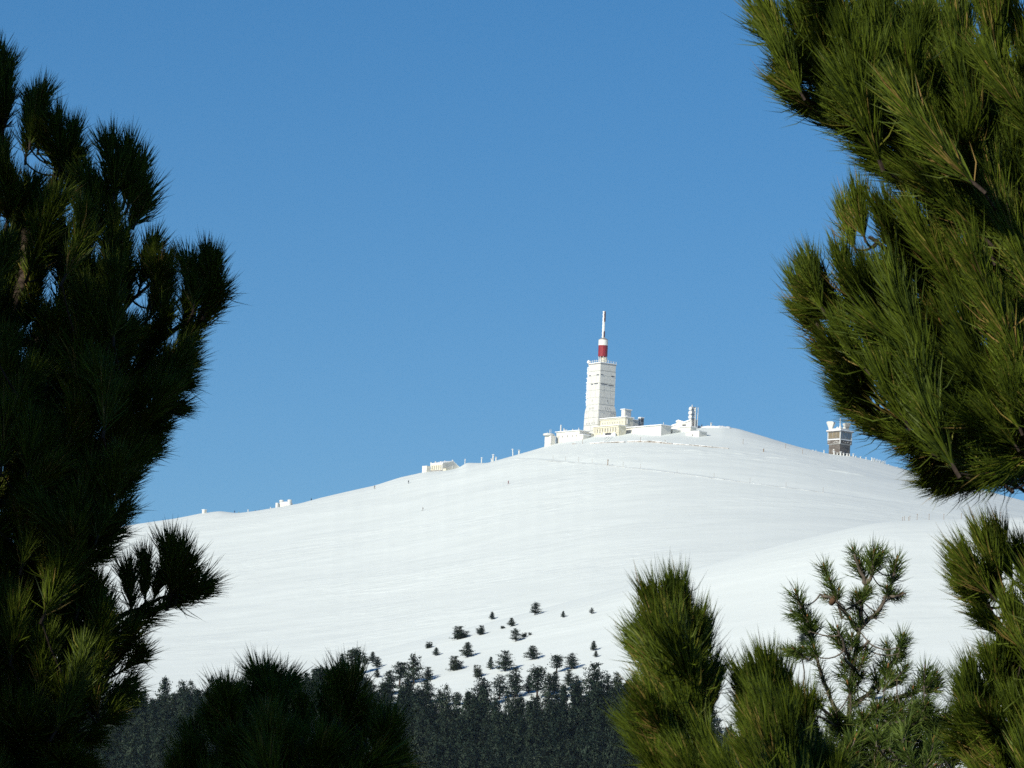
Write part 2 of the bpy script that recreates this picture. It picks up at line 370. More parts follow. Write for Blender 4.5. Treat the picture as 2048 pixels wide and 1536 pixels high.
def telecom_tower():
    base = at(1199.3, 866, 3008)
    t = empty('telecom_tower', base, 'tall white rime-covered square tower with red and white drum antenna on the summit', 'tower')
    t.rotation_euler = (0, 0, R(36.5))           # square in its own frame: -X face looks camera-left, -Y face camera-right
    k = MPP / math.sqrt(2)                     # half diagonal in px -> half side in m
    z = lambda py: (866 - py) * MPP
    def frustum(name, p0, h0, p1, h1, material, sink=0):
        a, b = h0 * k, h1 * k
        m = MB(); m.hexa([(-a, -a, z(p0) - sink), (a, -a, z(p0) - sink), (a, a, z(p0) - sink), (-a, a, z(p0) - sink),
                          (-b, -b, z(p1)), (b, -b, z(p1)), (b, b, z(p1)), (-b, b, z(p1))])
        return m.build(name, material, t)
    secs = [(866, 33.0, 824, 31.6), (824, 31.6, 811, 27.8), (811, 27.8, 742, 27.6), (742, 27.6, 728.6, 27.9)]
    frustum('base', *secs[0], M['groove'], 14)
    frustum('flare', *secs[1], M['groove'])
    frustum('shaft', *secs[2], M['groove'])
    frustum('top_storey', 742, 27.3, 728.6, 27.9, M['rime_panel'])
    m = MB(); c = 28.9 * k; m.box(-c, c, -c, c, z(728.5), z(726.9)); m.build('cornice', M['zinc'], t)
    m = MB(); c = 29.0 * k; m.box(-c, c, -c, c, z(726.85), z(725.2)); m.build('roof_snow', M['cap_snow'], t)
    def half(py):
        for p0, h0, p1, h1 in secs:
            if p0 >= py >= p1: return (h0 + (h1 - h0) * (p0 - py) / (p0 - p1)) * k
        return 27.9 * k
    def on_face(name, face, u0, u1, p0, p1, d0, d1, material, par=None):
        """slab on a face: u in -1..1 across, p pixel rows, d depth range outwards"""
        m = MB(); P = []
        for d_ in (d0, d1):
            for (u, p) in ((u0, p0), (u1, p0), (u1, p1), (u0, p1)):
                h = half(p)
                if face == 0: P.append((-h - d_, -u * h, z(p)))       # camera-left face, u grows to the right in view
                else: P.append((u * h, -h - d_, z(p)))
        m.add(P, [(0, 1, 2, 3), (7, 6, 5, 4), (0, 4, 5, 1), (1, 5, 6, 2), (2, 6, 7, 3), (3, 7, 4, 0)])
        o = m.build(name, material, par or t)
        return o
    # panels of every storey, three on each face, the grooves between them are open joints
    rows = [(864, 853), (852.4, 838), (837.2, 826), (823, 812.5), (810, 797), (796.2, 782), (781.2, 768), (767.2, 752.5), (751.8, 743)]
    for face in (0, 1):
        for i, (p0, p1) in enumerate(rows):
            cuts = [(-0.99, -0.40), (-0.375, 0.385), (0.41, 0.99)] if i not in (3, 4, 8) else [(-0.99, 0.99)]
            if i in (0,): cuts = [(-0.99, 0.0), (0.02, 0.99)]
            for (a, b) in cuts: on_face('panel', face, a, b, p0, p1, -0.05, 0.16, M['rime_panel'])
        # window strips
        W = [(-0.80, -0.52, 752.2, 750), (0.42, 0.82, 752.2, 750)] if face == 0 else [(-0.92, -0.62, 752.2, 750), (0.45, 0.82, 752.8, 750.4)]
        W += [(-0.45, -0.05, 770, 768), (0.12, 0.72, 769.8, 767.8)] if face == 0 else [(-0.90, -0.05, 770.6, 768.4), (0.06, 0.78, 771.4, 769.4)]
        W += [(-0.16, -0.08, 805, 800)] if face == 0 else [(-0.02, 0.10, 805, 800.5)]
        W += [(u, u + 0.07, 821, 816) for u in ((-0.42, -0.20, 0.02, 0.24) if face == 0 else (-0.25, 0.0, 0.26))]
        W += [(-0.82, -0.45, 826.4, 825.8), (0.30, 0.80, 826.2, 825.6)]
        if face == 0: W += [(-0.62 + 0.38 * q, -0.52 + 0.38 * q, 851, 847.2) for q in range(4)]
        for (a, b, p0, p1) in W:
            wdw = on_face('window', face, a, b, p0, p1, 0.10, 0.22, M['dark_glass' if p0 < 775 else 'frost_glass'])
            on_face('sill', face, a - 0.02, b + 0.02, p0 + 0.65, p0 + 0.05, 0.10, 0.34, M['cap_snow'], wdw)
    on_face('storey_joint', 0, -1, 1, 742.6, 741.8, 0.05, 0.19, M['groove']); on_face('storey_joint', 1, -1, 1, 742.6, 742.0, 0.05, 0.19, M['frost_glass'])
    # rime lumps grown along the far-left edge and the near edge
    rnd = random.Random(3)
    m = MB()
    for i in range(26):
        p = 735 + i * 3.1; h = half(p); s_ = rnd.uniform(0.25, 0.6)
        m.tube([(-h - 0.1, h - 0.1, z(p)), (-h - s_ * 0.9, h + s_, z(p) + 0.3), (-h - s_ * 1.3, h + s_ * 1.5, z(p) + 0.2)], [0.45, 0.32, 0.05], 6)
    m.build('rime_crust', M['cap_snow'], t)
    # parapet rail with posts
    for face in (0, 1):
        for i in range(7):
            u = -0.98 + i * 0.327; c = 28.3 * k
            m = MB(); hh = 1.0 + 0.5 * rnd.random()
            x, y = ((-c, -u * c) if face == 0 else (u * c, -c))
            m.tube([(x, y, z(725.3)), (x, y, z(725.3) + hh)], [0.10, 0.16], 6); m.build('rail_post', M['rime'], t)
        m = MB(); c = 28.3 * k
        a, b = ((-c, c), (-c, -c)) if face == 0 else ((-c, -c), (c, -c))
        m.tube([(*a, z(725.3) + 0.9), (*b, z(725.3) + 0.9)], [0.09, 0.09], 5); m.build('rail', M['rime'], t)
    m = MB(); c = 28.0 * k; m.lathe([(0, z(725.3)), (0.8, z(725.3)), (0.95, z(725.3) + 0.8), (0.5, z(725.3) + 1.6), (0, z(725.3) + 1.8)], 10, 0, -c, c); m.build('corner_drift', M['cap_snow'], t, True)
    # antenna: pedestal, drum, cone, mast
    m = MB(); m.lathe([(1.05, z(725.2)), (1.05, z(710.6)), (0, z(710.6))], 20); m.build('pedestal', M['cream'], t, True)
    for q in range(8):
        a = q * math.pi / 4 + 0.3; m = MB()
        m.tube([(1.9 * math.cos(a), 1.9 * math.sin(a), z(725.2)), (2.15 * math.cos(a), 2.15 * math.sin(a), z(710.6))], [0.17, 0.17], 6); m.build('strut', M['rime'], t)
    m = MB(); m.box(-0.2, 1.6, -2.0, -0.9, z(722), z(713)); m.build('equipment_box', M['cream'], t)
    m = MB(); m.lathe([(0, z(710.8)), (2.44, z(710.8)), (2.46, z(710.4)), (2.46, z(688.6)), (0, z(688.6))], 28); d = m.build('drum', M['red'], t, False); tag(d, 'red lower band of the drum antenna')
    for q in range(12):
        a = q * math.pi / 6; m = MB()
        m.tube([(2.48 * math.cos(a), 2.48 * math.sin(a), z(710.4)), (2.48 * math.cos(a), 2.48 * math.sin(a), z(688.7))], [0.04, 0.04], 4); m.build('seam', M['mast_dark'], d)
    m = MB(); m.lathe([(0, z(688.5)), (2.50, z(688.5)), (2.52, z(688.2)), (2.50, z(677.2)), (0, z(677.2))], 28); tag(m.build('drum', M['drum_white'], t, False), 'white upper band of the drum antenna')
    m = MB(); m.lathe([(2.56, z(677.1)), (2.50, z(676.6)), (0.85, z(672.6)), (0, z(672.4))], 24); m.build('cone_roof', M['zinc'], t, True)
    mast = MB().lathe([(0.62, z(673)), (0.56, z(618.5)), (0, z(618))], 16).build('mast', M['rime'], t, True)
    for (p0, p1) in ((640, 619), (671, 659.5)):
        m = MB(); m.lathe([(0.74, z(p0)), (0.74, z(p1))], 8, 0, 0, 0, R(-128), R(20)); m.build('bare_band', M['mast_dark'], mast)
    m = MB()
    pr = [(0.70 + 0.10 * math.sin(i * 1.9), z(672.5 - i * 2.25)) for i in range(25)]
    m.lathe(pr, 10, 0, -0.10, 0.06, R(45), R(222)); m.build('frost_shell', M['cap_snow'], mast, True)
    return t
telecom_tower()

# ------------------------------------------------------------------ summit: buildings
def block(name, label, px, py, wl, wr, h, phi, cat='building', wall='white_wall', cap=1.2, sink=10.0, over=0.5, r=None, group=None, profile=None):
    """a building whose near corner stands at photo pixel (px,py); wl / wr = seen widths of the lit front and the side, h seen height.
    Local frame: x runs along the front from the corner to the left, y along the side to the back."""
    g = hit(px, py) if r is None else at(px, py, r)
    rr = math.hypot(g.x, g.y); k = rr / FPX
    b = empty(name, g, label, cat, group)
    b.rotation_euler = (0, 0, math.pi - phi)      # local x -> (-cos phi, sin phi); local -y -> side direction
    L = wl * k / math.cos(phi); D = wr * k / math.sin(phi); H = h * k
    if profile is None:
        MB().box(0, L, -D, 0, -sink, H).build('wall', M[wall], b)
    else:                                       # gabled: profile is a list of (depth fraction, height px)
        pts = [(0, -sink)] + [(-f * D, hp * k) for f, hp in profile] + [(-D, -sink)]
        n = len(pts); m = MB()
        m.add([(0, y, z) for y, z in pts] + [(L, y, z) for y, z in pts],
              [tuple(range(n - 1, -1, -1)), tuple(range(n, 2 * n))] + [(i, (i + 1) % n, n + (i + 1) % n, n + i) for i in range(n)])
        m.build('wall', M[wall], b)
        m = MB(); c = cap * k
        for i in range(len(profile) - 1):
            y0, z0 = -profile[i][0] * D, profile[i][1] * k; y1, z1 = -profile[i + 1][0] * D, profile[i + 1][1] * k
            m.hexa([(-0.3, y0, z0 + 0.02), (L + 0.3, y0, z0 + 0.02), (L + 0.3, y1, z1 + 0.02), (-0.3, y1, z1 + 0.02),
                    (-0.3, y0, z0 + c), (L + 0.3, y0, z0 + c), (L + 0.3, y1, z1 + c), (-0.3, y1, z1 + c)])
        m.build('roof_snow', M['cap_snow'], b)
    if cap and profile is None:
        o = over
        m = MB(); c = cap * k
        m.hexa([(-o, -D - o, H + 0.02), (L + o, -D - o, H + 0.02), (L + o, o, H + 0.02), (-o, o, H + 0.02),
                (-o * 0.7, -D - o * 0.7, H + c), (L + o * 0.7, -D - o * 0.7, H + c), (L + o * 0.7, o * 0.7, H + c), (-o * 0.7, o * 0.7, H + c)])
        m.build('roof_snow', M['cap_snow'], b)
    b['_'] = (L, D, H, k)
    def front(nm, u0, u1, p0, p1, material, d0=-0.05, d1=0.12, par=None):   # u from 0 (left end in view) to 1 (corner), p px above base
        m = MB(); m.box((1 - u1) * L, (1 - u0) * L, -d0, d1, p0 * k, p1 * k)
        return m.build(nm, M[material], par or b)
    def sidep(nm, u0, u1, p0, p1, material, d0=-0.05, d1=0.12, par=None):
        m = MB(); m.box(-d1, -d0, -u1 * D, -u0 * D, p0 * k, p1 * k)
        return m.build(nm, M[material], par or b)
    def post(nm, u, v, p0, p1, rad, material='rime'):
        m = MB(); m.tube([((1 - u) * L, -v * D, p0 * k), ((1 - u) * L, -v * D, p1 * k)], [rad, rad * 0.8], 7)
        return m.build(nm, M[material], b)
    b_side = dict(L=L, D=D, H=H, k=k)
    del b['_']
    return b, front, sidep, post, b_side

# note: local +y is the outward side of the front face because the side runs along -y
PH = R(48)
b, fr, sd, po, q = block('long_hall', 'long low white hall with snow roof, right of the cream building', 1322, 871.5, 79, 20, 21, PH, over=0.8, cap=1.8)
fr('door', 0.205, 0.222, -1, 16, 'groove'); fr('sign_plate', 0.02, 0.10, 12.2, 13.4, 'groove')
fr('downpipe', 0.985, 0.998, -2, 20, 'cap_snow', 0, 0.3)
sd('eave', 0, 1, 19.6, 20.7, 'groove', 0, 0.25)
for u, hh in ((0.28, 26), (0.62, 25.4), (0.98, 28)): po('vent_pipe', u, 0.3, 20, hh - 0.5, 0.25)
b2 = po('roof_box', 0.56, 0.75, 20, 26.5, 0.75)

b, fr, sd, po, q = block('end_turret', 'small white blockhouse with round rime-covered platform, left end of the summit buildings', 1101.5, 891, 12.5, 9.5, 20.5, PH, cap=0)
m = MB(); k = q['k']; m.lathe([(0, q['H']), (2.9, q['H'] + 0.05), (3.1, q['H'] + 0.8), (2.4, q['H'] + 1.2), (0, q['H'] + 1.4)], 18, 0, q['L'] * 0.62, -q['D'] * 0.3); m.build('platform', M['rime'], b, True)
for u, hh in ((0.15, 29), (0.50, 33), (0.72, 33.5)): po('aerial', u, 0.3, 20, hh, 0.13)
fr('ledge', 0.4, 1.0, 3.0, 5.5, 'cap_snow', 0, 0.5)

b, fr, sd, po, q = block('barrack_building', 'long white building with row of narrow slit windows and chimneys on its flat roof', 1158.5, 880, 46, 19, 19, PH, cap=1.6, over=0.7)
for u in (0.11, 0.25, 0.48, 0.70, 0.85):
    wd = fr('window', u, u + 0.022, 7.5, 11.6, 'dark_glass', -0.05, 0.03); fr('sill', u - 0.01, u + 0.032, 6.9, 7.4, 'cap_snow', 0, 0.3, wd)
fr('vent', 0.84, 0.90, 1.2, 2.0, 'groove')
fr('window', 0.12, 0.14, -4, -1, 'frost_glass', -0.05, 0.03); fr('window', 0.24, 0.26, -3, -0.5, 'frost_glass', -0.05, 0.03)
for u, hh, rd in ((0.08, 35, 0.42), (0.22, 27.5, 0.36), (0.27, 24.5, 0.4), (0.34, 24.5, 0.25), (0.6, 24.5, 0.24), (0.86, 26, 0.26)): po('chimney', u, 0.25, 19, hh, rd)

b, fr, sd, po, q = block('snowy_shed', 'small white shed half buried beside the long windowed building', 1166, 879.5, 8, 13, 9.5, PH, cap=1.8)
b, fr, sd, po, q = block('snowy_porch', 'squat white porch at the foot of the tall tower', 1181.5, 874, 5, 14, 6, PH, cap=1.5)
po('snow_post', 0.3, 0.0, -4, 6, 0.5)

b, fr, sd, po, q = block('stair_block', 'white chimney-like block with overhanging cap behind the cream building', 1248.6, 848, 6.6, 13.2, 29.5, PH, r=2996, cap=1.6, over=0.55)
sd('panel', 0.08, 0.92, 2, 27, 'rime', -0.05, 0.12)

b, fr, sd, po, q = block('cream_building', 'two-storey cream building with row of small square windows at the tower foot', 1250.2, 853, 50, 16, 19, PH, wall='cream', cap=1.7, over=0.6, r=2986)
fr('cornice', 0, 1, 16.2, 17.4, 'white_wall', 0, 0.35)
for i in range(9):
    u = 0.09 + i * 0.096
    wd = fr('window', u, u + 0.034, 8.4, 11.2, 'frost_glass', -0.05, 0.04); fr('sill', u - 0.01, u + 0.045, 7.7, 8.3, 'cap_snow', 0, 0.25, wd)
fr('downpipe', 0.0, 0.012, -3, 16, 'dark_metal', 0, 0.2)
po('chimney', 0.98, 0.25, 6, 22.5, 0.75, 'white_wall')
b, fr, sd, po, q = block('cream_arcade', 'low cream wing with tall narrow openings and dark archway below the tower', 1237, 871, 50, 15, 21, PH, wall='cream', cap=1.5, over=0.6, r=2974)
fr('cornice', 0, 1, 17.6, 19.2, 'cream', 0, 0.4)
for i in range(9):
    u = 0.05 + i * 0.103
    fr('opening', u, u + 0.040, 9.5 if 2 < i < 8 else 8, 16.4, 'zinc', -0.05, 0.03); fr('pillar', u + 0.046, u + 0.098, 6, 17, 'cream', 0, 0.28)
m = MB()
L_, k_ = q['L'], q['k']
for (c0, wdt) in ((0.60, 0.24),):
    P = [(L_ * (1 - c0) + math.cos(a) * L_ * wdt, 0.45, math.sin(a) * 6.2 * k_ + 0.2) for a in np.linspace(0, math.pi, 13)]
    P2 = [(x, 0.1, z_) for x, _, z_ in P]
    m.add(P + P2, [tuple(range(13)), tuple(range(25, 12, -1))] + [(i, i + 1, 14 + i, 13 + i) for i in range(12)])
m.build('archway', M['dark_metal'], b)
m = MB(); m.box(0.1 * L_, 0.75 * L_, 0.5, 2.2, -3, 1.2 * k_); m.build('snow_heap', M['cap_snow'], b)
for u, hh in ((0.52, 7), (0.86, 6), (0.93, 7.5)): m = MB(); m.lathe([(0.9, -1), (0.8, hh * k_ * 0.5), (0.4, hh * k_ * 0.85), (0, hh * k_)], 8, 0, (1 - u) * L_, 1.6); m.build('snow_lump', M['cap_snow'], b, True)

b, fr, sd, po, q = block('rear_wing', 'low shaded white wing behind the long hall roof', 1263, 850, 3, 19, 11, PH, r=3010, cap=1.0)
po('aerial', 0.5, 0.3, 11, 17, 0.12); po('aerial', 0.5, 0.75, 11, 15, 0.12)
b, fr, sd, po, q = block('lantern_turret', 'small dark lantern turret with snow cap rising behind the hall', 1281.5, 846, 4.4, 6.2, 10.6, PH, r=3006, wall='zinc', cap=1.6, over=0.25)
fr('corner_post', 0.0, 0.28, -2, 10.4, 'rime', 0, 0.2); fr('corner_post', 0.72, 1.0, -2, 10.4, 'rime', 0, 0.2)
sd('opening', 0.2, 0.9, 2.5, 8.5, 'dark_metal'); fr('band', 0.0, 1.0, 3.0, 4.6, 'rime', 0.0, 0.26)

b, fr, sd, po, q = block('annex', 'small flat white annex joined to the right end of the long hall', 1345.5, 867.5, 22, 15, 7.5, PH, cap=1.8)
fr('door', 0.80, 0.87, -0.5, 4.5, 'dark_glass'); fr('wall_lamp', 0.30, 0.34, 3, 4.2, 'groove')
b, fr, sd, po, q = block('upper_store', 'white flat-roofed store stepped behind the annex', 1381, 862, 25, 12, 8.5, PH, cap=1.6, r=2972)
b, fr, sd, po, q = block('garage', 'white snow-roofed garage casting a blue shadow, right end of the summit buildings', 1398, 874, 26, 16, 11.5, PH, cap=1.5, over=0.4)
for u in (0.2, 0.33, 0.75): fr('door', u, u + 0.035 if u < 0.7 else u + 0.03, -1, 8.5, 'groove', -0.05, 0.02)
fr('window', 0.49, 0.54, 1, 6.5, 'dark_glass', -0.05, 0.03)

def angled_chalet():
    g = at(1384, 855, 2986); k = 2986 / FPX
    b = empty('angled_chalet', g, 'white hut with butterfly snow roof beside the lattice mast', 'building')
    b.rotation_euler = (0, 0, math.pi - R(30))
    prof = [(0, -4), (0, 15.5), (8, 12), (16, 9.2), (22, 11.5), (27, 13.5), (31.5, 11.5), (31.5, 6), (40, 3), (42, -4)]
    prof = [(x * k / math.cos(R(30)), z_ * k) for x, z_ in prof]
    n = len(prof); m = MB()
    m.add([(x, 0, z_) for x, z_ in prof] + [(x, -6, z_) for x, z_ in prof],
          [tuple(range(n)), tuple(range(2 * n - 1, n - 1, -1))] + [(i, n + i, n + (i + 1) % n, (i + 1) % n) for i in range(n)])
    m.build('wall', M['white_wall'], b)
    m = MB()
    for i in range(1, n - 2):
        (x0, z0), (x1, z1) = prof[i], prof[i + 1]
        if abs(x1 - x0) < 0.1: continue
        m.hexa([(x0, 0.5, z0 + 0.02), (x1, 0.5, z1 + 0.02), (x1, -6.5, z1 + 0.02), (x0, -6.5, z0 + 0.02), (x0, 0.5, z0 + 0.75), (x1, 0.5, z1 + 0.75), (x1, -6.5, z1 + 0.75), (x0, -6.5, z0 + 0.75)])
    m.build('roof_snow', M['cap_snow'], b)
    m = MB(); m.box(14 * k, 22 * k, 0.0, 0.06, 3.6 * k, 6.6 * k); m.build('window', M['dark_glass'], b)
angled_chalet()

def lattice_mast():
    g = at(1386, 856, 2984); k = 2984 / FPX
    b = empty('lattice_mast', g, 'rime-covered lattice radio mast with round dishes on its left side', 'mast')
    H = 44 * k
    for i, (x, y) in enumerate(((-1.0, -0.8), (1.0, -0.8), (1.0, 0.9), (-1.0, 0.9))):
        m = MB(); hh = H * (1.06 if i == 0 else 0.95); m.tube([(x, y, -2), (x * 0.9, y * 0.9, hh)], [0.26, 0.22], 6); m.build('leg', M['rime'], b)
    m = MB()
    for j in range(9):
        z0, z1 = j * H / 9.5, (j + 1) * H / 9.5
        for (a, c) in (((-1, -.8), (1, -.8)), ((1, -.8), (1, .9)), ((1, .9), (-1, .9)), ((-1, .9), (-1, -.8))):
            m.tube([(a[0], a[1], z0), (c[0], c[1], z1)], [0.13, 0.13], 5); m.tube([(a[0], a[1], z1), (c[0], c[1], z1)], [0.13, 0.13], 5)
    m.build('bracing', M['zinc'], b)
    for zz, rr in ((38, 0.95), (29.5, 1.15), (21, 1.1)):
        m = MB(); prof = [(0.05, 0), (rr * 0.6, 0.12), (rr, 0.45), (rr * 1.04, 0.9), (rr * 0.9, 0.95), (0, 1.0)]
        m.lathe(prof, 16)
        d = m.build('dish', M['rime'], b, True); d.location = (-1.35, -1.0, zz * k); d.rotation_euler = (R(78), 0, R(-38))
        a = MB().tube([(-1.0, -0.8, zz * k), (-1.4, -1.0, zz * k)], [0.12, 0.12], 5).build('bracket', M['rime'], b)
    m = MB(); m.tube([(2.1, 0.3, -2), (2.4, 0.3, H * 0.95)], [0.2, 0.17], 6); m.build('pole', M['rime'], b)
    for zz in (0.35, 0.66, 0.93): MB().tube([(0.9, 0.2, zz * H), (2.35, 0.3, zz * H)], [0.1, 0.1], 5).build('stay', M['rime'], b)
    for i, zz in enumerate((0.86, 0.80)): MB().box(0.3, 1.1, -1.2, -0.7, zz * H - 0.5, zz * H + 0.4).build('antenna_box', M['rime'], b)
lattice_mast()

def snow_stairs():
    a, c = hit(1227, 870.5), hit(1211, 883)
    b = empty('snowy_stairs', c, 'snow-filled stairway with handrail climbing to the cream wing', 'stairs')
    d = a - c; n = Vector((d.y, -d.x, 0)).normalized()
    for i in range(12):
        p = d * (i / 12.0); q = d * ((i + 1) / 12.0)
        m = MB(); v = [p - n * 0.7, p + n * 0.7, q + n * 0.7, q - n * 0.7]
        m.hexa([(x.x, x.y, p.z - 0.9) for x in v] + [(x.x, x.y, p.z - 0.1) for x in v]); m.build('step', M['cap_snow'], b)
    for s_ in (-0.8, 0.8):
        m = MB(); m.tube([n * s_ + Vector((0, 0, 0.9)), d + n * s_ + Vector((0, 0, 0.9))], [0.1, 0.1], 6)
        m.build('handrail', M['rime'], b)
        for i in range(7):
            p = d * (i / 6.0) + n * s_; MB().tube([p - Vector((0, 0, 1)), p + Vector((0, 0, 0.9))], [0.08, 0.08], 5).build('post', M['rime'], b)
snow_stairs()

# dark retaining wall under the summit road
def retaining_wall(pts, label, hgt_m, stone='wall_stone', step=3.0, cap=0.8):
    P = [hit(x, y) for x, y in pts]
    o = P[0].copy(); b = empty('retaining_wall', o, label, 'wall', 'road walls below the summit')
    rnd = random.Random(len(pts))
    for i in range(len(P) - 1):
        n = max(2, int((P[i + 1] - P[i]).length / step))
        for j in range(n):
            a = P[i].lerp(P[i + 1], j / n) - o; c = P[i].lerp(P[i + 1], (j + 0.97) / n) - o
            t = (c - a).normalized(); nn = Vector((t.y, -t.x, 0)).normalized() * 0.45
            hh = hgt_m * rnd.uniform(0.6, 1.15)
            m = MB(); v = [a + nn, c + nn, c - nn, a - nn]
            m.hexa([(q.x, q.y, q.z - 2.0) for q in v] + [(q.x, q.y, q.z + hh) for q in v]); m.build('stone', M[stone], b)
            if rnd.random() < cap:
                m = MB(); m.hexa([(q.x, q.y, q.z + hh + 0.01) for q in v] + [(q.x * 1.0, q.y, q.z + hh + 0.2) for q in v]); m.build('snow_cap', M['cap_snow'], b)
retaining_wall([(1180, 888.3), (1210, 886.3), (1250, 885)], 'thin stone wall under the summit road below the stairs', 0.45)
retaining_wall([(1255, 884.6), (1285, 884.6), (1315, 886), (1345, 888.6)], 'darkest stretch of stone wall under the summit road below the hall', 0.75)
retaining_wall([(1346, 888.8), (1390, 892), (1425, 895), (1458, 898)], 'low stone wall fading into snow below the garage', 0.4)
retaining_wall([(1144, 889.5), (1152, 888)], 'short dark wall stub below the long windowed building', 0.5)

retaining_wall([(1030, 919), (1100, 922.5), (1160, 926.5), (1215, 931), (1280, 938.5), (1350, 947), (1425, 956.5), (1500, 966.5), (1575, 976.5), (1650, 986)], 'long thin grey strip standing in for the shadow line along the lower road under the summit', 0.14, 'road_shadow_line', 6.0, 0.0)  # shadow line of the road cut, put in as a low grey strip
# ------------------------------------------------------------------ observation tower on the right shoulder
def observation_tower():
    g = at(1678.3, 914, 2990); k = 2990 / FPX
    t = empty('observation_tower', g, 'dark stone lookout tower with two horn antennas on its snowy roof', 'tower')
    t.rotation_euler = (0, 0, R(44))
    s = k / math.sqrt(2)
    z = lambda p: (914 - p) * k
    def sq(name, h, p0, p1, material, sink=0, par=None):
        a = h * s; m = MB(); m.box(-a, a, -a, a, z(p0) - sink, z(p1)); return m.build(name, M[material], par or t)
    sq('shaft', 21.4, 914, 890, 'grey_stone', 8)
    sq('snow_ledge', 23.6, 889.8, 888.9, 'rime')
    sq('balcony_band', 24.6, 888.8, 881.4, 'grey_stone')
    sq('snow_ledge', 25.2, 881.3, 879.7, 'cap_snow')
    core = sq('lookout_room', 23.2, 879.6, 864.6, 'zinc')
    sq('roof_slab', 27.8, 864.5, 863.0, 'zinc'); sq('roof_snow', 27.4, 862.9, 861.0, 'cap_snow')
    sq('roof_snow', 20, 860.9, 857.6, 'rime')
    a = 23.4 * s
    for i, (x, y) in enumerate(((-a, -a), (a, -a), (-a, a))):
        m = MB(); m.box(x - 0.24, x + 0.24, y - 0.24, y + 0.24, z(879), z(864.6)); m.build('corner_post', M['rime'], t)
    m = MB(); c = 24.8 * s; m.box(-c - 0.1, -c + 0.35, -c - 0.1, -c + 0.35, z(889), z(880)); m.build('corner_post', M['rime'], t)
    h = 23.2 * s
    for face in (0, 1):
        for i in range(3):
            u0 = -0.90 + i * 0.62; u1 = u0 + 0.50
            m = MB()
            if face == 0: m.box(-h - 0.12, -h + 0.02, -u1 * h, -u0 * h, z(877.5), z(866))
            else: m.box(u0 * h, u1 * h, -h - 0.12, -h + 0.02, z(877.5), z(866))
            w_ = m.build('window', M['curtain' if face == 0 else 'blue_glass'], t)
            m = MB(); um = (u0 + u1) / 2
            if face == 0: m.box(-h - 0.2, -h - 0.13, -um * h - 0.06, -um * h + 0.06, z(877.5), z(866))
            else: m.box(um * h - 0.06, um * h + 0.06, -h - 0.2, -h - 0.13, z(877.5), z(866))
            m.build('mullion', M['zinc'], w_)
    e = 21.4 * s
    m = MB(); m.box(-e - 0.1, -e + 0.05, 0.0, 0.9, z(906.5), z(899.8)); w_ = m.build('window', M['rime'], t)
    m = MB(); m.box(-e - 0.16, -e - 0.101, 0.25, 0.65, z(905), z(901.3)); m.build('pane', M['dark_glass'], w_)
    m = MB(); m.box(-0.9, 0.9, -e - 0.12, -e + 0.05, z(912), z(901.5)); m.build('door', M['dark_metal'], t)
    # speckled rime frieze on the balcony
    rnd = random.Random(8); m = MB(); c = 24.6 * s
    for i in range(30):
        u = rnd.uniform(-0.9, 0.9) * c; zz = z(rnd.uniform(884.5, 888)); w_ = rnd.uniform(0.1, 0.28); f = i % 2
        if f == 0: m.box(-c - 0.1, -c + 0.02, u - w_, u + w_, zz, zz + 0.25)
        elif i % 4 == 1: m.box(u - w_, u + w_, -c - 0.1, -c + 0.02, zz, zz + 0.25)
    m.build('rime_frieze', M['rime'], t)
    # horn antennas: narrow foot, broad rounded head
    for (px, py, sc, yaw, ribs) in ((1661.5, 858.4, 1.0, -0.62, 0), (1693.0, 859.8, 0.88, -1.05, 1)):
        foot = at(px, py, 2990) - g
        foot = Matrix.Rotation(-R(44), 3, 'Z') @ foot; foot.z = z(860.3)
        pr = [(3.6, 0), (3.9, 3), (6.2, 10), (8.0, 14.2), (7.0, 16.6), (4.0, 17.4)]
        pts = [(-x, y) for x, y in pr] + [(x, y) for x, y in reversed(pr)]
        pts = [(x * k * sc, y * k * sc) for x, y in pts]; n = len(pts); m = MB()
        dp = lambda zz: 0.35 + 0.95 * (zz / (17.4 * k * sc))
        m.add([(x, -dp(y), y) for x, y in pts] + [(x, dp(y), y) for x, y in pts],
              [tuple(range(n - 1, -1, -1)), tuple(range(n, 2 * n))] + [(i, (i + 1) % n, n + (i + 1) % n, n + i) for i in range(n)])
        o = m.build('horn_antenna', M['rime_panel'], t); o.location = foot; o.rotation_euler = (0, 0, -R(44) + (R(-28) if not ribs else R(24)))
        if ribs:
            for j in range(6):
                u = -0.8 + j * 0.32; m = MB()
                m.tube([(u * 3.4 * k * sc, -0.5, 0.5), (u * 7 * k * sc, -1.36 * 0.93, 14.5 * k * sc)], [0.10, 0.10], 4); m.build('rib', M['zinc'], o)
    m = MB(); m.tube([(0.2, 0.2, z(858)), (0.1, 0.2, z(845)), (0.1, 0.2, z(835.5))], [0.34, 0.26, 0.2], 7); m.build('pole', M['rime'], t)
    for (x, y, hh) in ((-1.6, 0.4, 854), (-0.9, -0.9, 851), (1.5, -1.2, 853.5), (2.6, -2.4, 855)):
        m = MB(); m.lathe([(0.8, z(858)), (0.85, z(856)), (0.4, z(hh)), (0, z(hh) + 0.3)], 8, 0, x, y); m.build('roof_vent', M['rime'], t, True)
observation_tower()

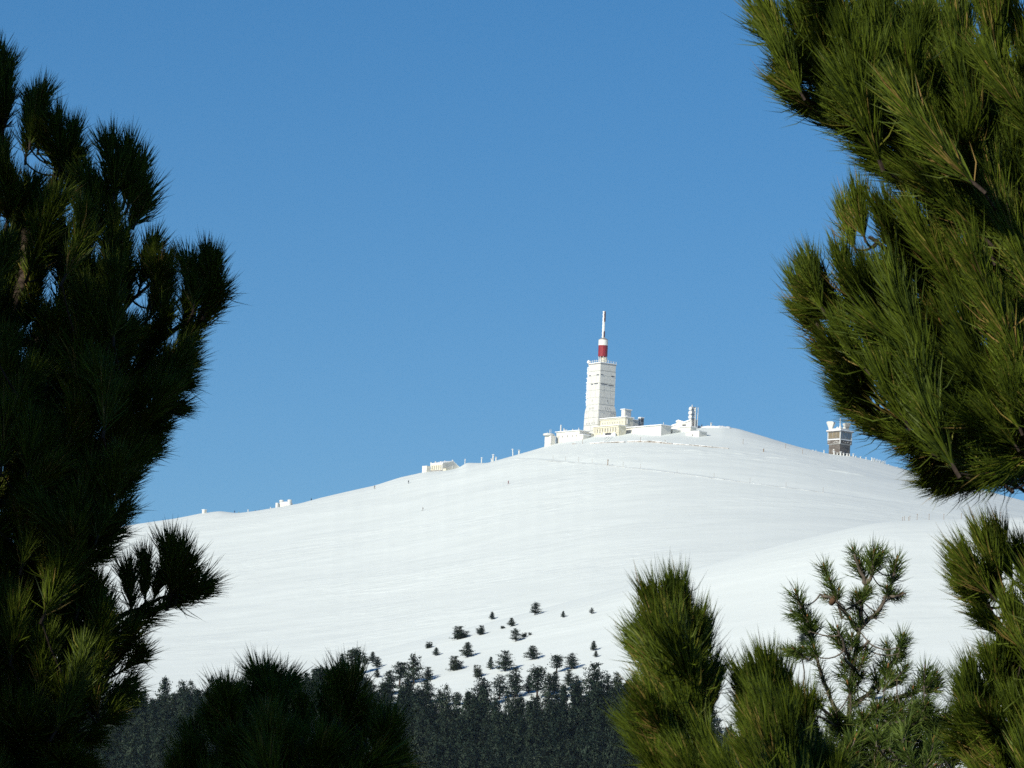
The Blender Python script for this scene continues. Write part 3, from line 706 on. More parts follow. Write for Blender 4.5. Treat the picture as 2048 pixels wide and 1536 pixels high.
# ------------------------------------------------------------------ chalet, refuge and kiosk along the left ridge
b, fr, sd, po, q = block('ridge_chalet', 'white gabled chalet with cream pillared front and chimneys on the left ridge', 884.3, 941.5, 24, 39.5, 16, R(45), 'building', cap=1.3, profile=[(0, 15.0), (0.52, 22.0), (1.0, 7.0)], r=2990)
for i in range(5):
    u = 0.05 + i * 0.185
    fr('pillar', u, u + 0.075, 2, 12.5, 'cream', 0, 0.3); fr('opening', u + 0.09, u + 0.15, 3, 11.5, 'frost_glass', -0.05, 0.03)
fr('plinth', 0, 1, -3, 1.8, 'zinc', -0.05, 0.2)
fr('side_annex', -0.36, 0.02, -4, 10.5, 'white_wall', -3.0, 0.5)
for u, v, hh in ((0.0, 0.02, 20.5), (0.30, 0.06, 21.8), (0.66, 0.12, 22), (0.35, 0.5, 26.0), (0.97, 0.52, 26.5)): po('chimney', u, v, 8, hh - 1.5, 0.40)
sd('terrace_wall', 0.05, 0.52, -2, 4.5, 'cream', 0, 2.0); sd('gate_post', 0.53, 0.57, -2, 5.5, 'rime', 0.3, 1.2)
b, fr, sd, po, q = block('ridge_refuge', 'rime-covered stone refuge with two stubby end chimneys on the left ridge', 576, 1014.5, 17, 8, 9.5, R(40), 'building', cap=1.4, profile=[(0, 7.5), (0.5, 11.0), (1.0, 7.5)], r=2992)
k = q['k']
for u in (0.03, 1.02): m = MB(); x = (1 - u) * q['L']; m.lathe([(1.1, -4), (1.0, 12.0 * k), (1.25, 13.5 * k), (1.1, 15.5 * k), (0, 16 * k)], 9, 0, x, -q['D'] * 0.3); m.build('end_chimney', M['rime'], b, True)
fr('buttress', -0.22, 0.02, -4, 9, 'rime', -2.0, 0.6); fr('band', 0.1, 0.92, 3.8, 4.6, 'groove', 0.0, 0.1); fr('doorway', 0.72, 0.88, -2, 3.6, 'groove')
b, fr, sd, po, q = block('ridge_kiosk', 'tiny white kiosk at the far left of the snowy skyline', 408.5, 1027.5, 4.8, 4.4, 8.0, R(45), 'hut', cap=0.9, over=0.25, r=2992)
fr('door', 0.4, 0.75, -1, 5.5, 'groove')

# ------------------------------------------------------------------ poles
ORD = ['first', 'second', 'third', 'fourth', 'fifth', 'sixth', 'seventh', 'eighth', 'ninth', 'tenth', 'eleventh', 'twelfth', 'thirteenth', 'fourteenth', 'fifteenth', 'sixteenth', 'seventeenth', 'eighteenth', 'nineteenth', 'twentieth']
def pole(px, py, h, rad, material, label, group, r=None, name='snow_pole', lean=0.0):
    g = hit(px, py) if r is None else at(px, py, r)
    k = math.hypot(g.x, g.y) / FPX; H = h * k
    b = empty(name, g, label, 'pole', group)
    MB().tube([(0, 0, -1.5), (lean * H * 0.5, 0, H * 0.5), (lean * H, 0, H)], [rad, rad, rad * 0.85], 6).build('post', M[material], b)
    MB().lathe([(rad * 1.7, H * 0.9), (rad * 2.0, H * 0.96), (rad * 0.8, H * 1.04), (0, H * 1.06)], 7, 0, lean * H, 0).build('cap', M['cap_snow' if material == 'rime' else material], b)
for i, (x, y, h) in enumerate(((1106, 919.5, 8), (1131, 921, 7), (1157, 923.5, 9), (1184, 926, 8), (1215.5, 930.5, 11), (1246, 933, 9), (1281, 937, 9), (1354, 946, 7), (1428, 955, 9), (1500, 965, 9), (1572, 974, 8), (1646, 984, 9))):
    pole(x, y, h, 0.05 if i != 4 else 0.20, 'wood_pole', '%s thin snow pole from the left along the lower road' % ORD[i], 'snow poles along the lower road')
for i, (x, y, h) in enumerate(((1165, 888, 9), (1280.5, 885, 10), (1330, 887.5, 7), (1486, 888, 9), (1527, 904, 6), (1571, 897, 8), (1605, 908, 8))):
    pole(x, y, h, 0.09 if i != 4 else 0.25, 'wood_pole', '%s snow pole from the left below the summit buildings' % ORD[i], 'snow poles below the summit')
for i, (x, y, h, rd) in enumerate(((963, 925, 10, 0.3), (930, 923, 5, 0.22), (986, 921, 12, 0.4), (983, 922, 5, 0.3), (992, 920, 6, 0.35), (1026, 910, 12, 0.28), (1038, 907, 7, 0.4))):
    pole(x, y, h, rd, 'rime', '%s rime-white post on the skyline right of the ridge chalet' % ORD[i], 'rimed posts by the ridge chalet', r=2996, lean=-0.12 if i == 5 else 0)
pole(496, 1024, 5, 0.25, 'rime', 'short white post on the skyline between the kiosk and the refuge', 'rimed posts on the left skyline', r=2996)
pole(541, 1018, 4, 0.2, 'rime', 'tiny white post on the skyline just left of the refuge', 'rimed posts on the left skyline', r=2996)
for i, (x, y, h, rd) in enumerate(((1626, 903, 4, 0.18), (1632, 904, 4, 0.18), (1648, 907.5, 7, 0.3), (1668, 913, 10, 0.4), (1674.5, 913.5, 8, 0.36), (1681, 914, 10.5, 0.45), (1687, 914, 8, 0.36), (1694, 915, 8, 0.42), (1699, 913.5, 6, 0.3),
                                   (1706.5, 916.5, 9, 0.4), (1711.5, 917, 5, 0.35), (1721, 919, 6, 0.3), (1732, 923, 8, 0.26), (1743.5, 925.5, 10, 0.3), (1777, 936, 7, 0.32), (1794, 940, 6, 0.2))):
    pole(x, y, h, rd, 'rime', '%s rime-coated post from the left around the lookout tower' % ORD[i], 'rimed posts by the lookout tower', r=2984 if x < 1702 else 2990)
for i, (x, y, h) in enumerate(((1805, 1043, 9), (1808.5, 1043, 10), (1817, 1043, 9), (1819.5, 1043, 11), (1834, 1043, 15), (1858, 1042, 14), (1887.5, 1041, 13), (1922.5, 1040, 13), (2001, 1038.5, 14))):
    pole(x, y, h, 0.05, 'wood_pole', '%s thin brown stake from the left along the near snow crest' % ORD[i], 'stakes on the near crest', r=1503)
pole(1422, 853.5, 8, 0.38, 'rime', 'stout rime-white post on the drift right of the lattice mast', 'rimed posts on the summit', r=2992)

def rimed_hedge():
    g = at(1757, 927, 2996); b = empty('rimed_bush', g, 'tangled white frost-covered bush on the skyline right of the lookout tower', 'bush')
    rnd = random.Random(4); 
    for j in range(5):
        m = MB()
        for i in range(26):
            x = rnd.uniform(-3.4, 3.2); p = Vector((x, rnd.uniform(-1, 1), -1.5 - x * 0.2)); q_ = p + Vector((rnd.uniform(-1, 1), rnd.uniform(-0.4, 0.4), rnd.uniform(2.2, 4.0)))
            m.tube([p, p.lerp(q_, 0.5) + Vector((rnd.uniform(-.3, .3), 0, 0)), q_], [0.10, 0.08, 0.04], 4)
        m.build('branch', M['rime'], b)
rimed_hedge()

def drift(pts, label, h, w_):
    P = [at(x, y, r_) for x, y, r_ in pts]; o = P[0].copy(); rnd = random.Random(int(pts[0][0])); ob = empty('snow_drift', o, label, 'snow drift', 'drifts on the summit')
    m = MB(); ring = []
    for i, p in enumerate(P):
        for f in np.linspace(0, 1, 6 * 1, endpoint=False):
            q_ = p.lerp(P[min(i + 1, len(P) - 1)], f) - o; hh = h * rnd.uniform(0.6, 1.1); ring.append([q_ + Vector((0, -w_, -1.5)), q_ + Vector((0, -w_ * 0.8, hh * 0.55)), q_ + Vector((0, 0, hh)), q_ + Vector((0, w_, -1.5))])
    n = len(ring); vs = [v for r_ in ring for v in r_]; fs = [(i * 4 + j, i * 4 + 4 + j, i * 4 + 5 + j, i * 4 + 1 + j) for i in range(n - 1) for j in range(3)]
    m.add(vs, fs); m.build('bank', M['cap_snow'], ob, True)
drift([(1402, 855, 2988), (1420, 854.5, 2988), (1436, 854.5, 2988), (1448, 855, 2990), (1460, 856, 2992)], 'low snow drift on the dome right of the lattice mast', 0.9, 2.0)

# ------------------------------------------------------------------ people on the snow
def person_mesh():
    me = bpy.data.meshes.new('person_frame')
    V = [(0, 0, .95), (0, 0, 1.15), (0, .02, 1.38), (0, 0, 1.5), (0, -.02, 1.66), (-.17, 0, 1.4), (-.28, -.08, 1.15), (-.3, -.32, 1.05), (.17, 0, 1.4), (.28, -.08, 1.15), (.3, -.32, 1.05),
         (-.1, 0, .9), (-.13, -.1, .5), (-.14, 0, .1), (-.14, -.14, .06), (.1, 0, .9), (.13, .06, .5), (.14, .14, .1), (.14, 0, .06)]
    E = [(0, 1), (1, 2), (2, 3), (3, 4), (2, 5), (5, 6), (6, 7), (2, 8), (8, 9), (9, 10), (0, 11), (11, 12), (12, 13), (13, 14), (0, 15), (15, 16), (16, 17), (17, 18)]
    rad = [.17, .16, .19, .07, .12, .09, .07, .05, .09, .07, .05, .11, .085, .06, .05, .11, .085, .06, .05]
    me.from_pydata(V, E, []); o = link('person', me)
    md = o.modifiers.new('skin', 'SKIN'); o.modifiers.new('sub', 'SUBSURF').levels = 1
    for v, r_ in zip(me.skin_vertices[0].data, rad): v.radius = (r_, r_)
    me.skin_vertices[0].data[0].use_root = True
    dg = bpy.context.evaluated_depsgraph_get(); dg.update()
    out = bpy.data.meshes.new_from_object(o.evaluated_get(dg))
    bpy.data.objects.remove(o); out.name = 'person_body'
    return out
PB = person_mesh()
def person(px, py, col, label, skis=True, r=None, yaw=0.0, sc=1.0):
    g = hit(px, py) if r is None else at(px, py, r)
    b = empty('person', g, label, 'person', 'people on the snow'); b.rotation_euler = (0, 0, yaw); b.scale = (sc,) * 3
    key = 'cloth_%s' % col
    if key not in M:
        cc = {'black': (0.02, 0.02, 0.03), 'navy': (0.03, 0.04, 0.10), 'red': (0.25, 0.03, 0.03), 'yellow': (0.35, 0.33, 0.08), 'brown': (0.10, 0.06, 0.04)}[col]
        M[key] = mat(key, cc, 0.8, 0.2)
    me = PB.copy(); me.materials.clear(); me.materials.append(M[key]); me.materials.append(M['skin']); 
    idx = [1 if (p.center.z > 1.56 and p.center.y < -0.03) else 0 for p in me.polygons]; me.polygons.foreach_set('material_index', idx)
    me.polygons.foreach_set('use_smooth', [True] * len(me.polygons))
    link('body', me, b)
    MB().lathe([(0.135, 1.66), (0.145, 1.70), (0.11, 1.80), (0, 1.83)], 8).build('hat', M[key], b, True)
    if skis:
        for s_ in (-0.14, 0.14): MB().hexa([(s_ - .05, -.9, 0.0), (s_ + .05, -.9, 0.0), (s_ + .05, .8, 0.0), (s_ - .05, .8, 0.0), (s_ - .05, -.9, 0.03), (s_ + .05, -.9, 0.03), (s_ + .05, .8, 0.03), (s_ - .05, .8, 0.03)]).build('ski', M['dark_metal'], b)
        for s_ in (-0.31, 0.31): MB().tube([(s_, -.33, 1.12), (s_ * 1.25, -.1, 0.0)], [.018, .014], 4).build('ski_pole', M['dark_metal'], b)
M['skin'] = mat('skin', (0.45, 0.28, 0.20), 0.6, 0.3)
person(1016.5, 968.5, 'red', 'person in dark reddish clothes on skis crossing the middle of the snow slope', yaw=0.6)
person(845.5, 1021.5, 'brown', 'lowest person on skis standing on the open snow slope', yaw=1.2)
person(817, 967, 'black', 'person on skis just below the ridge left of the chalet', yaw=-0.4)
person(749, 978, 'brown', 'person on skis near the ridge midway between refuge and chalet', yaw=0.2)
person(622.5, 1003, 'black', 'person against the sky right of the refuge', False, 2994)
person(469, 1027.5, 'navy', 'person in navy against the sky right of the kiosk', False, 2994)
person(477.5, 1028.5, 'yellow', 'person in yellow beside the one in navy right of the kiosk', False, 2994, 0.4, 0.8)
person(510, 1024, 'brown', 'first person of the pair seated on the skyline left of the refuge', False, 2995, 0.4, 0.6)
person(518, 1023, 'navy', 'second person of the pair seated on the skyline left of the refuge', False, 2995, 0.1, 0.6)
person(1397.5, 857, 'black', 'person in black standing right of the lattice mast', False, 2976, 0.5)
person(1403.5, 855, 'black', 'smaller dark figure behind the person right of the lattice mast', False, 2984, -0.5)

# ------------------------------------------------------------------ pines on the far slope
def far_crown(seed, kind):
    """unit-high crown of many small leaf clumps on whorls; returns (crown mesh, trunk mesh)"""
    rnd = random.Random(seed); V = []; F = []; T = []; Nn = []; ax = Vector((0, 0, 0))
    wood = MB()
    lean = rnd.uniform(-0.06, 0.06); two = kind == 'bush'
    def clump(c, s, tint):
        for _ in range(9):
            d = Vector((rnd.gauss(0, 1), rnd.gauss(0, 1), rnd.gauss(0.25, 0.8))).normalized()
            e = d.cross(Vector((rnd.gauss(0, 1), rnd.gauss(0, 1), rnd.gauss(0, 1)))).normalized()
            p = c + Vector((rnd.gauss(0, 1), rnd.gauss(0, 1), rnd.gauss(0, 0.7))) * s * 0.45
            b = len(V); V.extend([p - e * s * 0.17, p + e * s * 0.17, p + d * s * 0.72]); F.append((b, b + 1, b + 2)); Nn.extend([(p - Vector((0, 0, 0.45 * p.z)) - ax * 0.55).normalized() * 0.8 + d * 0.35] * 3); T.append(min(0.92, max(0.02, tint + rnd.gauss(0, 0.15))))
    stems = [(0, 0, 0)] if not two else [(rnd.uniform(-.25, .25), rnd.uniform(-.25, .25), rnd.uniform(-.12, .12)) for _ in range(5)]
    for (sx, sy, ln) in stems:
        top = rnd.uniform(0.55, 1.0) if two else 1.0
        def axis(h): return Vector((sx * (0.3 + h * 0.9) + lean * h + ln * h, sy * (0.3 + h * 0.9), h * top))
        wood.tube([axis(0) - Vector((0, 0, 0.12)), axis(0.35), axis(0.7), axis(0.96)], [0.035 if not two else 0.02, 0.025, 0.015, 0.004], 5)
        low = {'cone': 0.10, 'bush': 0.03, 'tall': 0.30, 'rag': 0.15, 'broad': 0.10}[kind]
        n = {'cone': 15, 'bush': 7, 'tall': 13, 'rag': 11, 'broad': 14}[kind]
        for i in range(n):
            h = low + (0.97 - low) * i / (n - 1)
            f = (h - low) / (1 - low)
            Rr = {'cone': 0.30 * (1 - f) ** 0.85 + 0.03, 'bush': 0.24 * math.sqrt(max(0.03, 1 - f ** 1.5)), 'tall': 0.20 * math.sqrt(max(0.06, 1 - (2 * f - 0.8) ** 2 * 0.65)),
                  'rag': 0.27 * (1 - f) ** 0.6 + 0.05, 'broad': 0.36 * math.sqrt(max(0.04, 1 - f ** 1.6))}[kind]
            nb = 6 if f < 0.8 else 4; a0 = rnd.uniform(0, 6.28)
            for j in range(nb):
                if rnd.random() < {'rag': 0.34, 'tall': 0.3, 'bush': 0.3, 'broad': 0.22, 'cone': 0.12}[kind]: continue
                a = a0 + j * 6.283 / nb + rnd.uniform(-.3, .3); L = Rr * rnd.uniform(0.5, 1.3)
                o = axis(h); tip = o + Vector((math.cos(a) * L, math.sin(a) * L, L * rnd.uniform(0.0, 0.45)))
                wood.tube([o, o.lerp(tip, 0.85)], [0.008, 0.003], 3, cap=False)
                m = max(2, int(L / 0.055)); tn = rnd.uniform(0.25, 0.65)
                for q in range(m):
                    clump(o.lerp(tip, (q + 1.0) / m) + Vector((0, 0, rnd.uniform(-.01, .02))), rnd.uniform(0.07, 0.115), tn)
        clump(axis(0.97), 0.09, 0.5)
    me = bpy.data.meshes.new('far_crown'); me.from_pydata(V, [], F); me.materials.append(M['far_leaf'])
    a = me.attributes.new('tint', 'FLOAT', 'FACE'); a.data.foreach_set('value', T)
    me.update(); me.polygons.foreach_set('use_smooth', [True] * len(F)); me.normals_split_custom_set_from_vertices([q.normalized() for q in Nn])
    return me, wood.mesh('far_trunk', M['bark'])
KINDS = ['cone', 'cone', 'tall', 'rag', 'broad', 'bush', 'rag', 'broad', 'tall']
FAR = [far_crown(40 + i, k) for i, k in enumerate(KINDS)]
BY = {k: [i for i, q in enumerate(KINDS) if q == k] for k in set(KINDS)}
far_src = {}
def far_tree(px, py, h, wd, kind, label, group=None, seed=0, r=None):
    rnd = random.Random(int(px * 7 + py))
    g = hit(px, py) if r is None else at(px, py, r)
    k = math.hypot(g.x, g.y) / FPX
    i = rnd.choice(BY[kind]); base_w = {'cone': 0.56, 'bush': 0.95, 'tall': 0.42, 'rag': 0.54, 'broad': 0.72}[kind]
    t = empty('pine_tree' if kind != 'bush' else 'pine_bush', g, label, 'tree' if kind != 'bush' else 'bush', group)
    H = h * k; sx = (wd * k) / base_w
    t.scale = (sx, sx, H); t.rotation_euler = (0, 0, rnd.uniform(0, 6.28))
    c = link('crown', FAR[i][0], t); link('trunk', FAR[i][1], t)
    far_src.setdefault(i, c)
G1, G2, G3 = 'scattered pines on the near snow slope', 'pines at the upper edge of the wood', 'pines along the wooded skyline at the left'
for a in [
    (983.7, 1239, 15, 11, 'cone', 'small pine highest on the left crest of the near snow slope'),
    (1069.7, 1230.5, 25, 21, 'rag', 'ragged pine standing on the crest of the near snow slope'),
    (1126, 1235.5, 13, 9, 'cone', 'tiny thin pine on the snow between the crest pine and its right neighbour'),
    (1183.7, 1228, 13, 9, 'rag', 'tiny leaning pine, furthest right on the near snow crest'),
    (918, 1278.5, 28, 46, 'bush', 'widest clump of pine bushes on the upper left of the near slope'),
    (963, 1269.5, 19, 25, 'bush', 'round pine bush right of the widest clump'),
    (1023, 1254, 17, 15, 'cone', 'small pine with a low shoot at its left, below the crest'),
    (1005.5, 1258, 6, 15, 'bush', 'flat low shrub left of a small pine below the crest'),
    (1032, 1284, 25, 21, 'rag', 'pine with small shrubs trailing to its right on the open slope'),
    (1047, 1275, 10, 16, 'bush', 'small shrub just right of the pine on the open slope'),
    (1060.5, 1271.5, 6, 9, 'bush', 'tiniest shrub at the end of the trailing shrubs'),
    (855.6, 1297, 14, 19, 'bush', 'small pine bush alone at the left of the near slope'),
    (872, 1312.5, 16, 14, 'cone', 'little conical pine below the lone left bush'),
    (934, 1315, 29, 25, 'cone', 'narrow two-tiered pine above the big round bush'),
    (921, 1303, 4, 12, 'bush', 'low snow-pressed shrub left of the two-tiered pine'),
    (909, 1341.5, 31, 41, 'bush', 'big round dark pine bush in the middle left of the slope'),
    (1065, 1320.5, 27, 30, 'broad', 'rounded pine standing alone with long shadow at the slope centre'),
    (1187, 1302.5, 19, 13, 'cone', 'upper of two slim pines at the right of the slope'),
    (1191.5, 1316, 13, 9, 'cone', 'lower of two slim pines at the right of the slope'),
    (1010, 1344, 40, 35, 'broad', 'leaning dark pine in the middle of the lower slope'),
    (980.6, 1340, 25, 14, 'cone', 'slim pine just left of the leaning dark pine'),
    (955.6, 1355, 26, 27, 'bush', 'double-topped pine bush below the slim pine'),
    (1143, 1339, 31, 28, 'broad', 'full pine casting a long shadow at the right of the slope'),
    (1113, 1346, 36, 24, 'tall', 'tall ragged pine left of the full pine'),
    (754, 1336, 21, 19, 'broad', 'round pine at the left end of the slope with shadow'),
    (744.7, 1325, 21, 14, 'cone', 'thin pine above the round one at the left end of the slope'),
    (730, 1330, 18, 16, 'rag', 'small ragged pine beside the big dark pine at the left'),
    (709, 1352, 56, 36, 'tall', 'biggest dark bushy pine at the left end of the slope'),
    (684, 1338, 30, 16, 'cone', 'slim pine left of the biggest dark pine'),
    (754, 1356, 17, 12, 'cone', 'small conical pine below the round left pine'),
    (827.5, 1368, 60, 38, 'rag', 'tall gappy pine rising above the wood at the left centre'),
    (855.6, 1361, 26, 20, 'broad', 'dark pine just right of the tall gappy one'),
    (799, 1372, 46, 30, 'tall', 'upright pine left of the tall gappy one'),
    (777, 1392, 48, 38, 'broad', 'broad pine at the wood edge left of the upright pine')]:
    far_tree(*a, G1)
edge = [(815, 1418, 54, 40, 'broad'), (852, 1409, 48, 40, 'broad'), (880, 1415, 36, 26, 'rag'), (913, 1411, 27, 22, 'rag'), (934, 1417, 32, 16, 'cone'), (962, 1415, 58, 50, 'broad'), (999, 1399, 50, 34, 'rag'), (1029, 1396, 58, 38, 'broad'),
        (1057, 1388, 36, 20, 'cone'), (1074, 1399, 66, 34, 'tall'), (1096, 1406, 56, 34, 'rag'), (1109, 1388, 42, 26, 'cone'), (1137, 1374, 32, 22, 'broad'), (1152, 1400, 46, 34, 'broad'), (1187, 1399, 70, 52, 'broad'), (1212, 1396, 48, 30, 'rag'), (1232, 1394, 46, 30, 'broad'), (1256, 1400, 40, 30, 'cone')]
for i, a in enumerate(edge): far_tree(*a, '%s pine from the left along the upper edge of the central wood' % ORD[i], G2)
rn = random.Random(11)
left = [(246, 1436), (262, 1440), (282, 1437), (303, 1441), (325, 1437), (348, 1437), (372, 1437), (393, 1433), (415, 1430), (437, 1424), (458, 1417), (480, 1409), (566, 1396), (588, 1394), (612, 1392), (634, 1386), (652, 1380), (668, 1374)]
for i, (x, y) in enumerate(left): far_tree(x, y, rn.uniform(38, 52), rn.uniform(24, 34), rn.choice(['cone', 'broad', 'tall', 'rag']), '%s pine from the left along the wooded skyline at the left' % ORD[i], G3)
for a in [(1605, 1292, 32, 22, 'broad', 'lone far pine on the snow half hidden behind the small pine at its left'), (1664, 1474, 44, 34, 'broad', 'far pine on the snow seen low through the small pine, left of its trunk'),
          (1700, 1418, 28, 18, 'rag', 'far pine seen behind the trunk of the small pine'), (1828, 1438, 44, 26, 'cone', 'far conical pine behind the right branches of the small pine'), (1850, 1446, 52, 36, 'broad', 'far broad pine right of the conical one behind the small pine'),
          (1745, 1400, 30, 20, 'cone', 'far slim pine just right of the small pine trunk'), (1900, 1452, 40, 30, 'rag', 'far ragged pine behind the lower right boughs')]:
    far_tree(*a, 'far pines behind the small pine')

def forest():
    """the dense wood below: one mass of pines, instanced on its points"""
    rng = random.Random(21); P = []; Rr = []; Sc = []; Ix = []
    UP = [(-100, 1450), (240, 1432), (400, 1428), (480, 1408), (640, 1388), (720, 1398), (780, 1420), (830, 1442), (900, 1452), (1000, 1454), (1100, 1446), (1180, 1428), (1240, 1416), (1290, 1402), (1340, 1420), (1420, 1500), (1600, 1560), (2100, 1560)]
    xs = [p[0] for p in UP]; ys = [p[1] for p in UP]
    n = 0
    ymax = 1660
    cand = []
    for i in range(5200):
        px = rng.uniform(-60, 1480); u = rng.random(); py = np.interp(px, xs, ys) + u * (ymax - np.interp(px, xs, ys))
        
        if py - np.interp(px, xs, ys) < 34 and rng.random() < 0.45: continue
        cand.append((px, py))
    kept = []
    for px, py in cand:
        if any(abs(px - a) < 15 and abs(py - c) < 6 for a, c in kept[-700:]): continue
        kept.append((px, py))
    D = np.array([tuple(ray(*p)) for p in kept]); D = D / np.hypot(D[:, 0], D[:, 1])[:, None]
    rs = np.arange(1000, 1500, 5.0)
    X = D[:, :1] * rs; Y = D[:, 1:2] * rs
    dif = height(X, Y) - (EYE.z + D[:, 2:] * rs)
    for i in range(len(kept)):
        j = int(np.argmax(dif[i] > 0))
        if dif[i][j] <= 0: continue
        r = rs[j]; k = r / FPX
        H = rng.triangular(28, 92, 48) * k; W = rng.uniform(20, 42) * k
        P.append((X[i, j], Y[i, j], EYE.z + D[i, 2] * r)); Rr.append((0, 0, rng.uniform(0, 6.28))); Sc.append((W / 0.6, W / 0.6, H)); Ix.append(rng.randrange(len(far_src)))
    me = bpy.data.meshes.new('wood_points'); me.from_pydata(P, [], [])
    for nm, dat in (('rot', Rr), ('scl', Sc)):
        a = me.attributes.new(nm, 'FLOAT_VECTOR', 'POINT'); a.data.foreach_set('vector', [c for q in dat for c in q])
    a = me.attributes.new('pick', 'INT', 'POINT'); a.data.foreach_set('value', Ix)
    o = link('wood', me); tag(o, 'dense dark pine wood covering the foot of the snow slope', 'wood', None, 'stuff')
    ng = bpy.data.node_groups.new('wood_trees', 'GeometryNodeTree')
    ng.interface.new_socket('Geometry', in_out='INPUT', socket_type='NodeSocketGeometry'); ng.interface.new_socket('Geometry', in_out='OUTPUT', socket_type='NodeSocketGeometry')
    N = ng.nodes; Lk = ng.links
    gi, go = N.new('NodeGroupInput'), N.new('NodeGroupOutput')
    iop = N.new('GeometryNodeInstanceOnPoints'); jo = N.new('GeometryNodeJoinGeometry')
    for i in reversed(sorted(far_src)):
        oi = N.new('GeometryNodeObjectInfo'); oi.transform_space = 'ORIGINAL'; oi.inputs['Object'].default_value = far_src[i]; oi.inputs['As Instance'].default_value = True
        Lk.new(oi.outputs['Geometry'], jo.inputs[0])
    def named(nm, tp):
        q = N.new('GeometryNodeInputNamedAttribute'); q.data_type = tp; q.inputs['Name'].default_value = nm
        return q.outputs['Attribute']
    Lk.new(gi.outputs[0], iop.inputs['Points']); Lk.new(jo.outputs[0], iop.inputs['Instance'])
    iop.inputs['Pick Instance'].default_value = True
    Lk.new(named('pick', 'INT'), iop.inputs['Instance Index']); Lk.new(named('scl', 'FLOAT_VECTOR'), iop.inputs['Scale'])
    e2r = N.new('FunctionNodeEulerToRotation'); Lk.new(named('rot', 'FLOAT_VECTOR'), e2r.inputs[0]); Lk.new(e2r.outputs[0], iop.inputs['Rotation'])
    Lk.new(iop.outputs[0], go.inputs[0])
    md = o.modifiers.new('trees', 'NODES'); md.node_group = ng
    print('WOOD', len(P))
forest()

# ------------------------------------------------------------------ near pines: needle shoots
def needle_shoot(name, L, nlen, count, spread, width, bend, seed, needle_mat, bare=0.12, incurve=0.35, stem=0.0045, bud=True, tipbias=1.3, bark='bark'):
    """a shoot along +Z with needles set round its stem; returns (mesh, total length)"""
    rng = np.random.default_rng(seed)
    s = bare + (1 - bare) * rng.random(count) ** (1 / tipbias)
    phi = rng.uniform(0, 2 * np.pi, count)
    th = np.radians(rng.normal(spread, spread * 0.33, count)); th = np.where(rng.random(count) < 0.025, np.radians(rng.uniform(45, 80, count)), th)
    th = th * np.where(s > 0.93, rng.random(count), 1.0)
    th = np.clip(th, 0.04, 1.7)
    # needles gather in loose bundles
    nb = max(8, count // 7); pb = rng.uniform(0, 2 * np.pi, nb); ib = rng.integers(0, nb, count); sb = bare + (1 - bare) * rng.random(nb) ** (1 / tipbias)
    if nlen > 0.08:
        phi = np.where(rng.random(count) < 0.7, pb[ib] + rng.normal(0, 0.16, count), phi); s = np.where(rng.random(count) < 0.7, np.clip(sb[ib] + rng.normal(0, 0.03, count), bare, 1), s)
    P0 = np.stack([bend * s ** 2, np.zeros(count), L * s], 1)
    ax = np.stack([2 * bend * s, np.zeros(count), np.full(count, L)], 1); ax /= np.linalg.norm(ax, axis=1)[:, None]
    e1 = np.cross(ax, [0, 1, 0]); e1 /= np.linalg.norm(e1, axis=1)[:, None]; e2 = np.cross(ax, e1)
    rad = e1 * np.cos(phi)[:, None] + e2 * np.sin(phi)[:, None]
    d0 = ax * np.cos(th)[:, None] + rad * np.sin(th)[:, None]
    ln = nlen * np.clip(rng.normal(0.92, 0.17, count), 0.45, 1.25)
    P0 = P0 + rad * stem * 0.6
    sw = rng.normal(0, 0.16, (count, 3))
    d1 = d0 + ax * incurve + sw; d1 /= np.linalg.norm(d1, axis=1)[:, None]
    P1 = P0 + d0 * (ln * 0.5)[:, None]; P2 = P1 + d1 * (ln * 0.5)[:, None]
    u = np.cross(d0, rng.normal(size=(count, 3))); u /= np.linalg.norm(u, axis=1)[:, None]; v = np.cross(d0, u)
    V = []; 
    w_ = width * rng.uniform(0.8, 1.2, count)
    for P, k in ((P0, 0.42), (P1, 0.5)):
        for a in (0, 2.094, 4.189):
            V.append(P + (u * math.cos(a) + v * math.sin(a)) * (w_ * k)[:, None])
    V.append(P2)
    V = np.stack(V, 1).reshape(-1, 3)
    base = np.arange(count)[:, None] * 7
    tri = np.array([[0, 1, 4], [0, 4, 3], [1, 2, 5], [1, 5, 4], [2, 0, 3], [2, 3, 5], [3, 4, 6], [4, 5, 6], [5, 3, 6]])
    F = (base[:, :, None] + tri[None]).reshape(-1, 3)
    tint = np.clip(rng.normal(0.42, 0.22, count) , 0.02, 0.78)
    old = (rng.random(count) < 0.03) | ((s < bare + 0.12) & (rng.random(count) < (0.22 if nlen > 0.08 else 0.06)))
    tint = np.where(old, rng.uniform(0.85, 1.0, count), tint)
    tint = np.repeat(tint, 9)
    st = MB()
    n = 6
    st.tube([(bend * q * q, 0, L * q) for q in np.linspace(0, 0.98, n)], [stem * (1 - 0.45 * q) for q in np.linspace(0, 1, n)], 5, 1)
    if bud:
        b0 = Vector((bend, 0, L)); t_ = Vector((2 * bend, 0, L)).normalized()
        st.tube([b0 - t_ * 0.01, b0 + t_ * 0.004, b0 + t_ * 0.010, b0 + t_ * 0.014], [stem * 0.4, stem * 0.75, stem * 0.5, 0.0005], 6, 2)
    nv = len(V)
    verts = np.vstack([V, np.array([tuple(p) for p in st.v])])
    faces = [tuple(map(int, f)) for f in F] + [tuple(i + nv for i in f) for f in st.f]
    me = bpy.data.meshes.new(name); me.from_pydata(verts.tolist(), [], faces)
    for q in (needle_mat, M[bark], M['bud']): me.materials.append(q)
    me.polygons.foreach_set('material_index', [0] * len(F) + st.m)
    a = me.attributes.new('tint', 'FLOAT', 'FACE'); a.data.foreach_set('value', np.concatenate([tint, np.full(len(st.f), 0.5)]))
    me.update()
    return me, L + nlen * 0.78

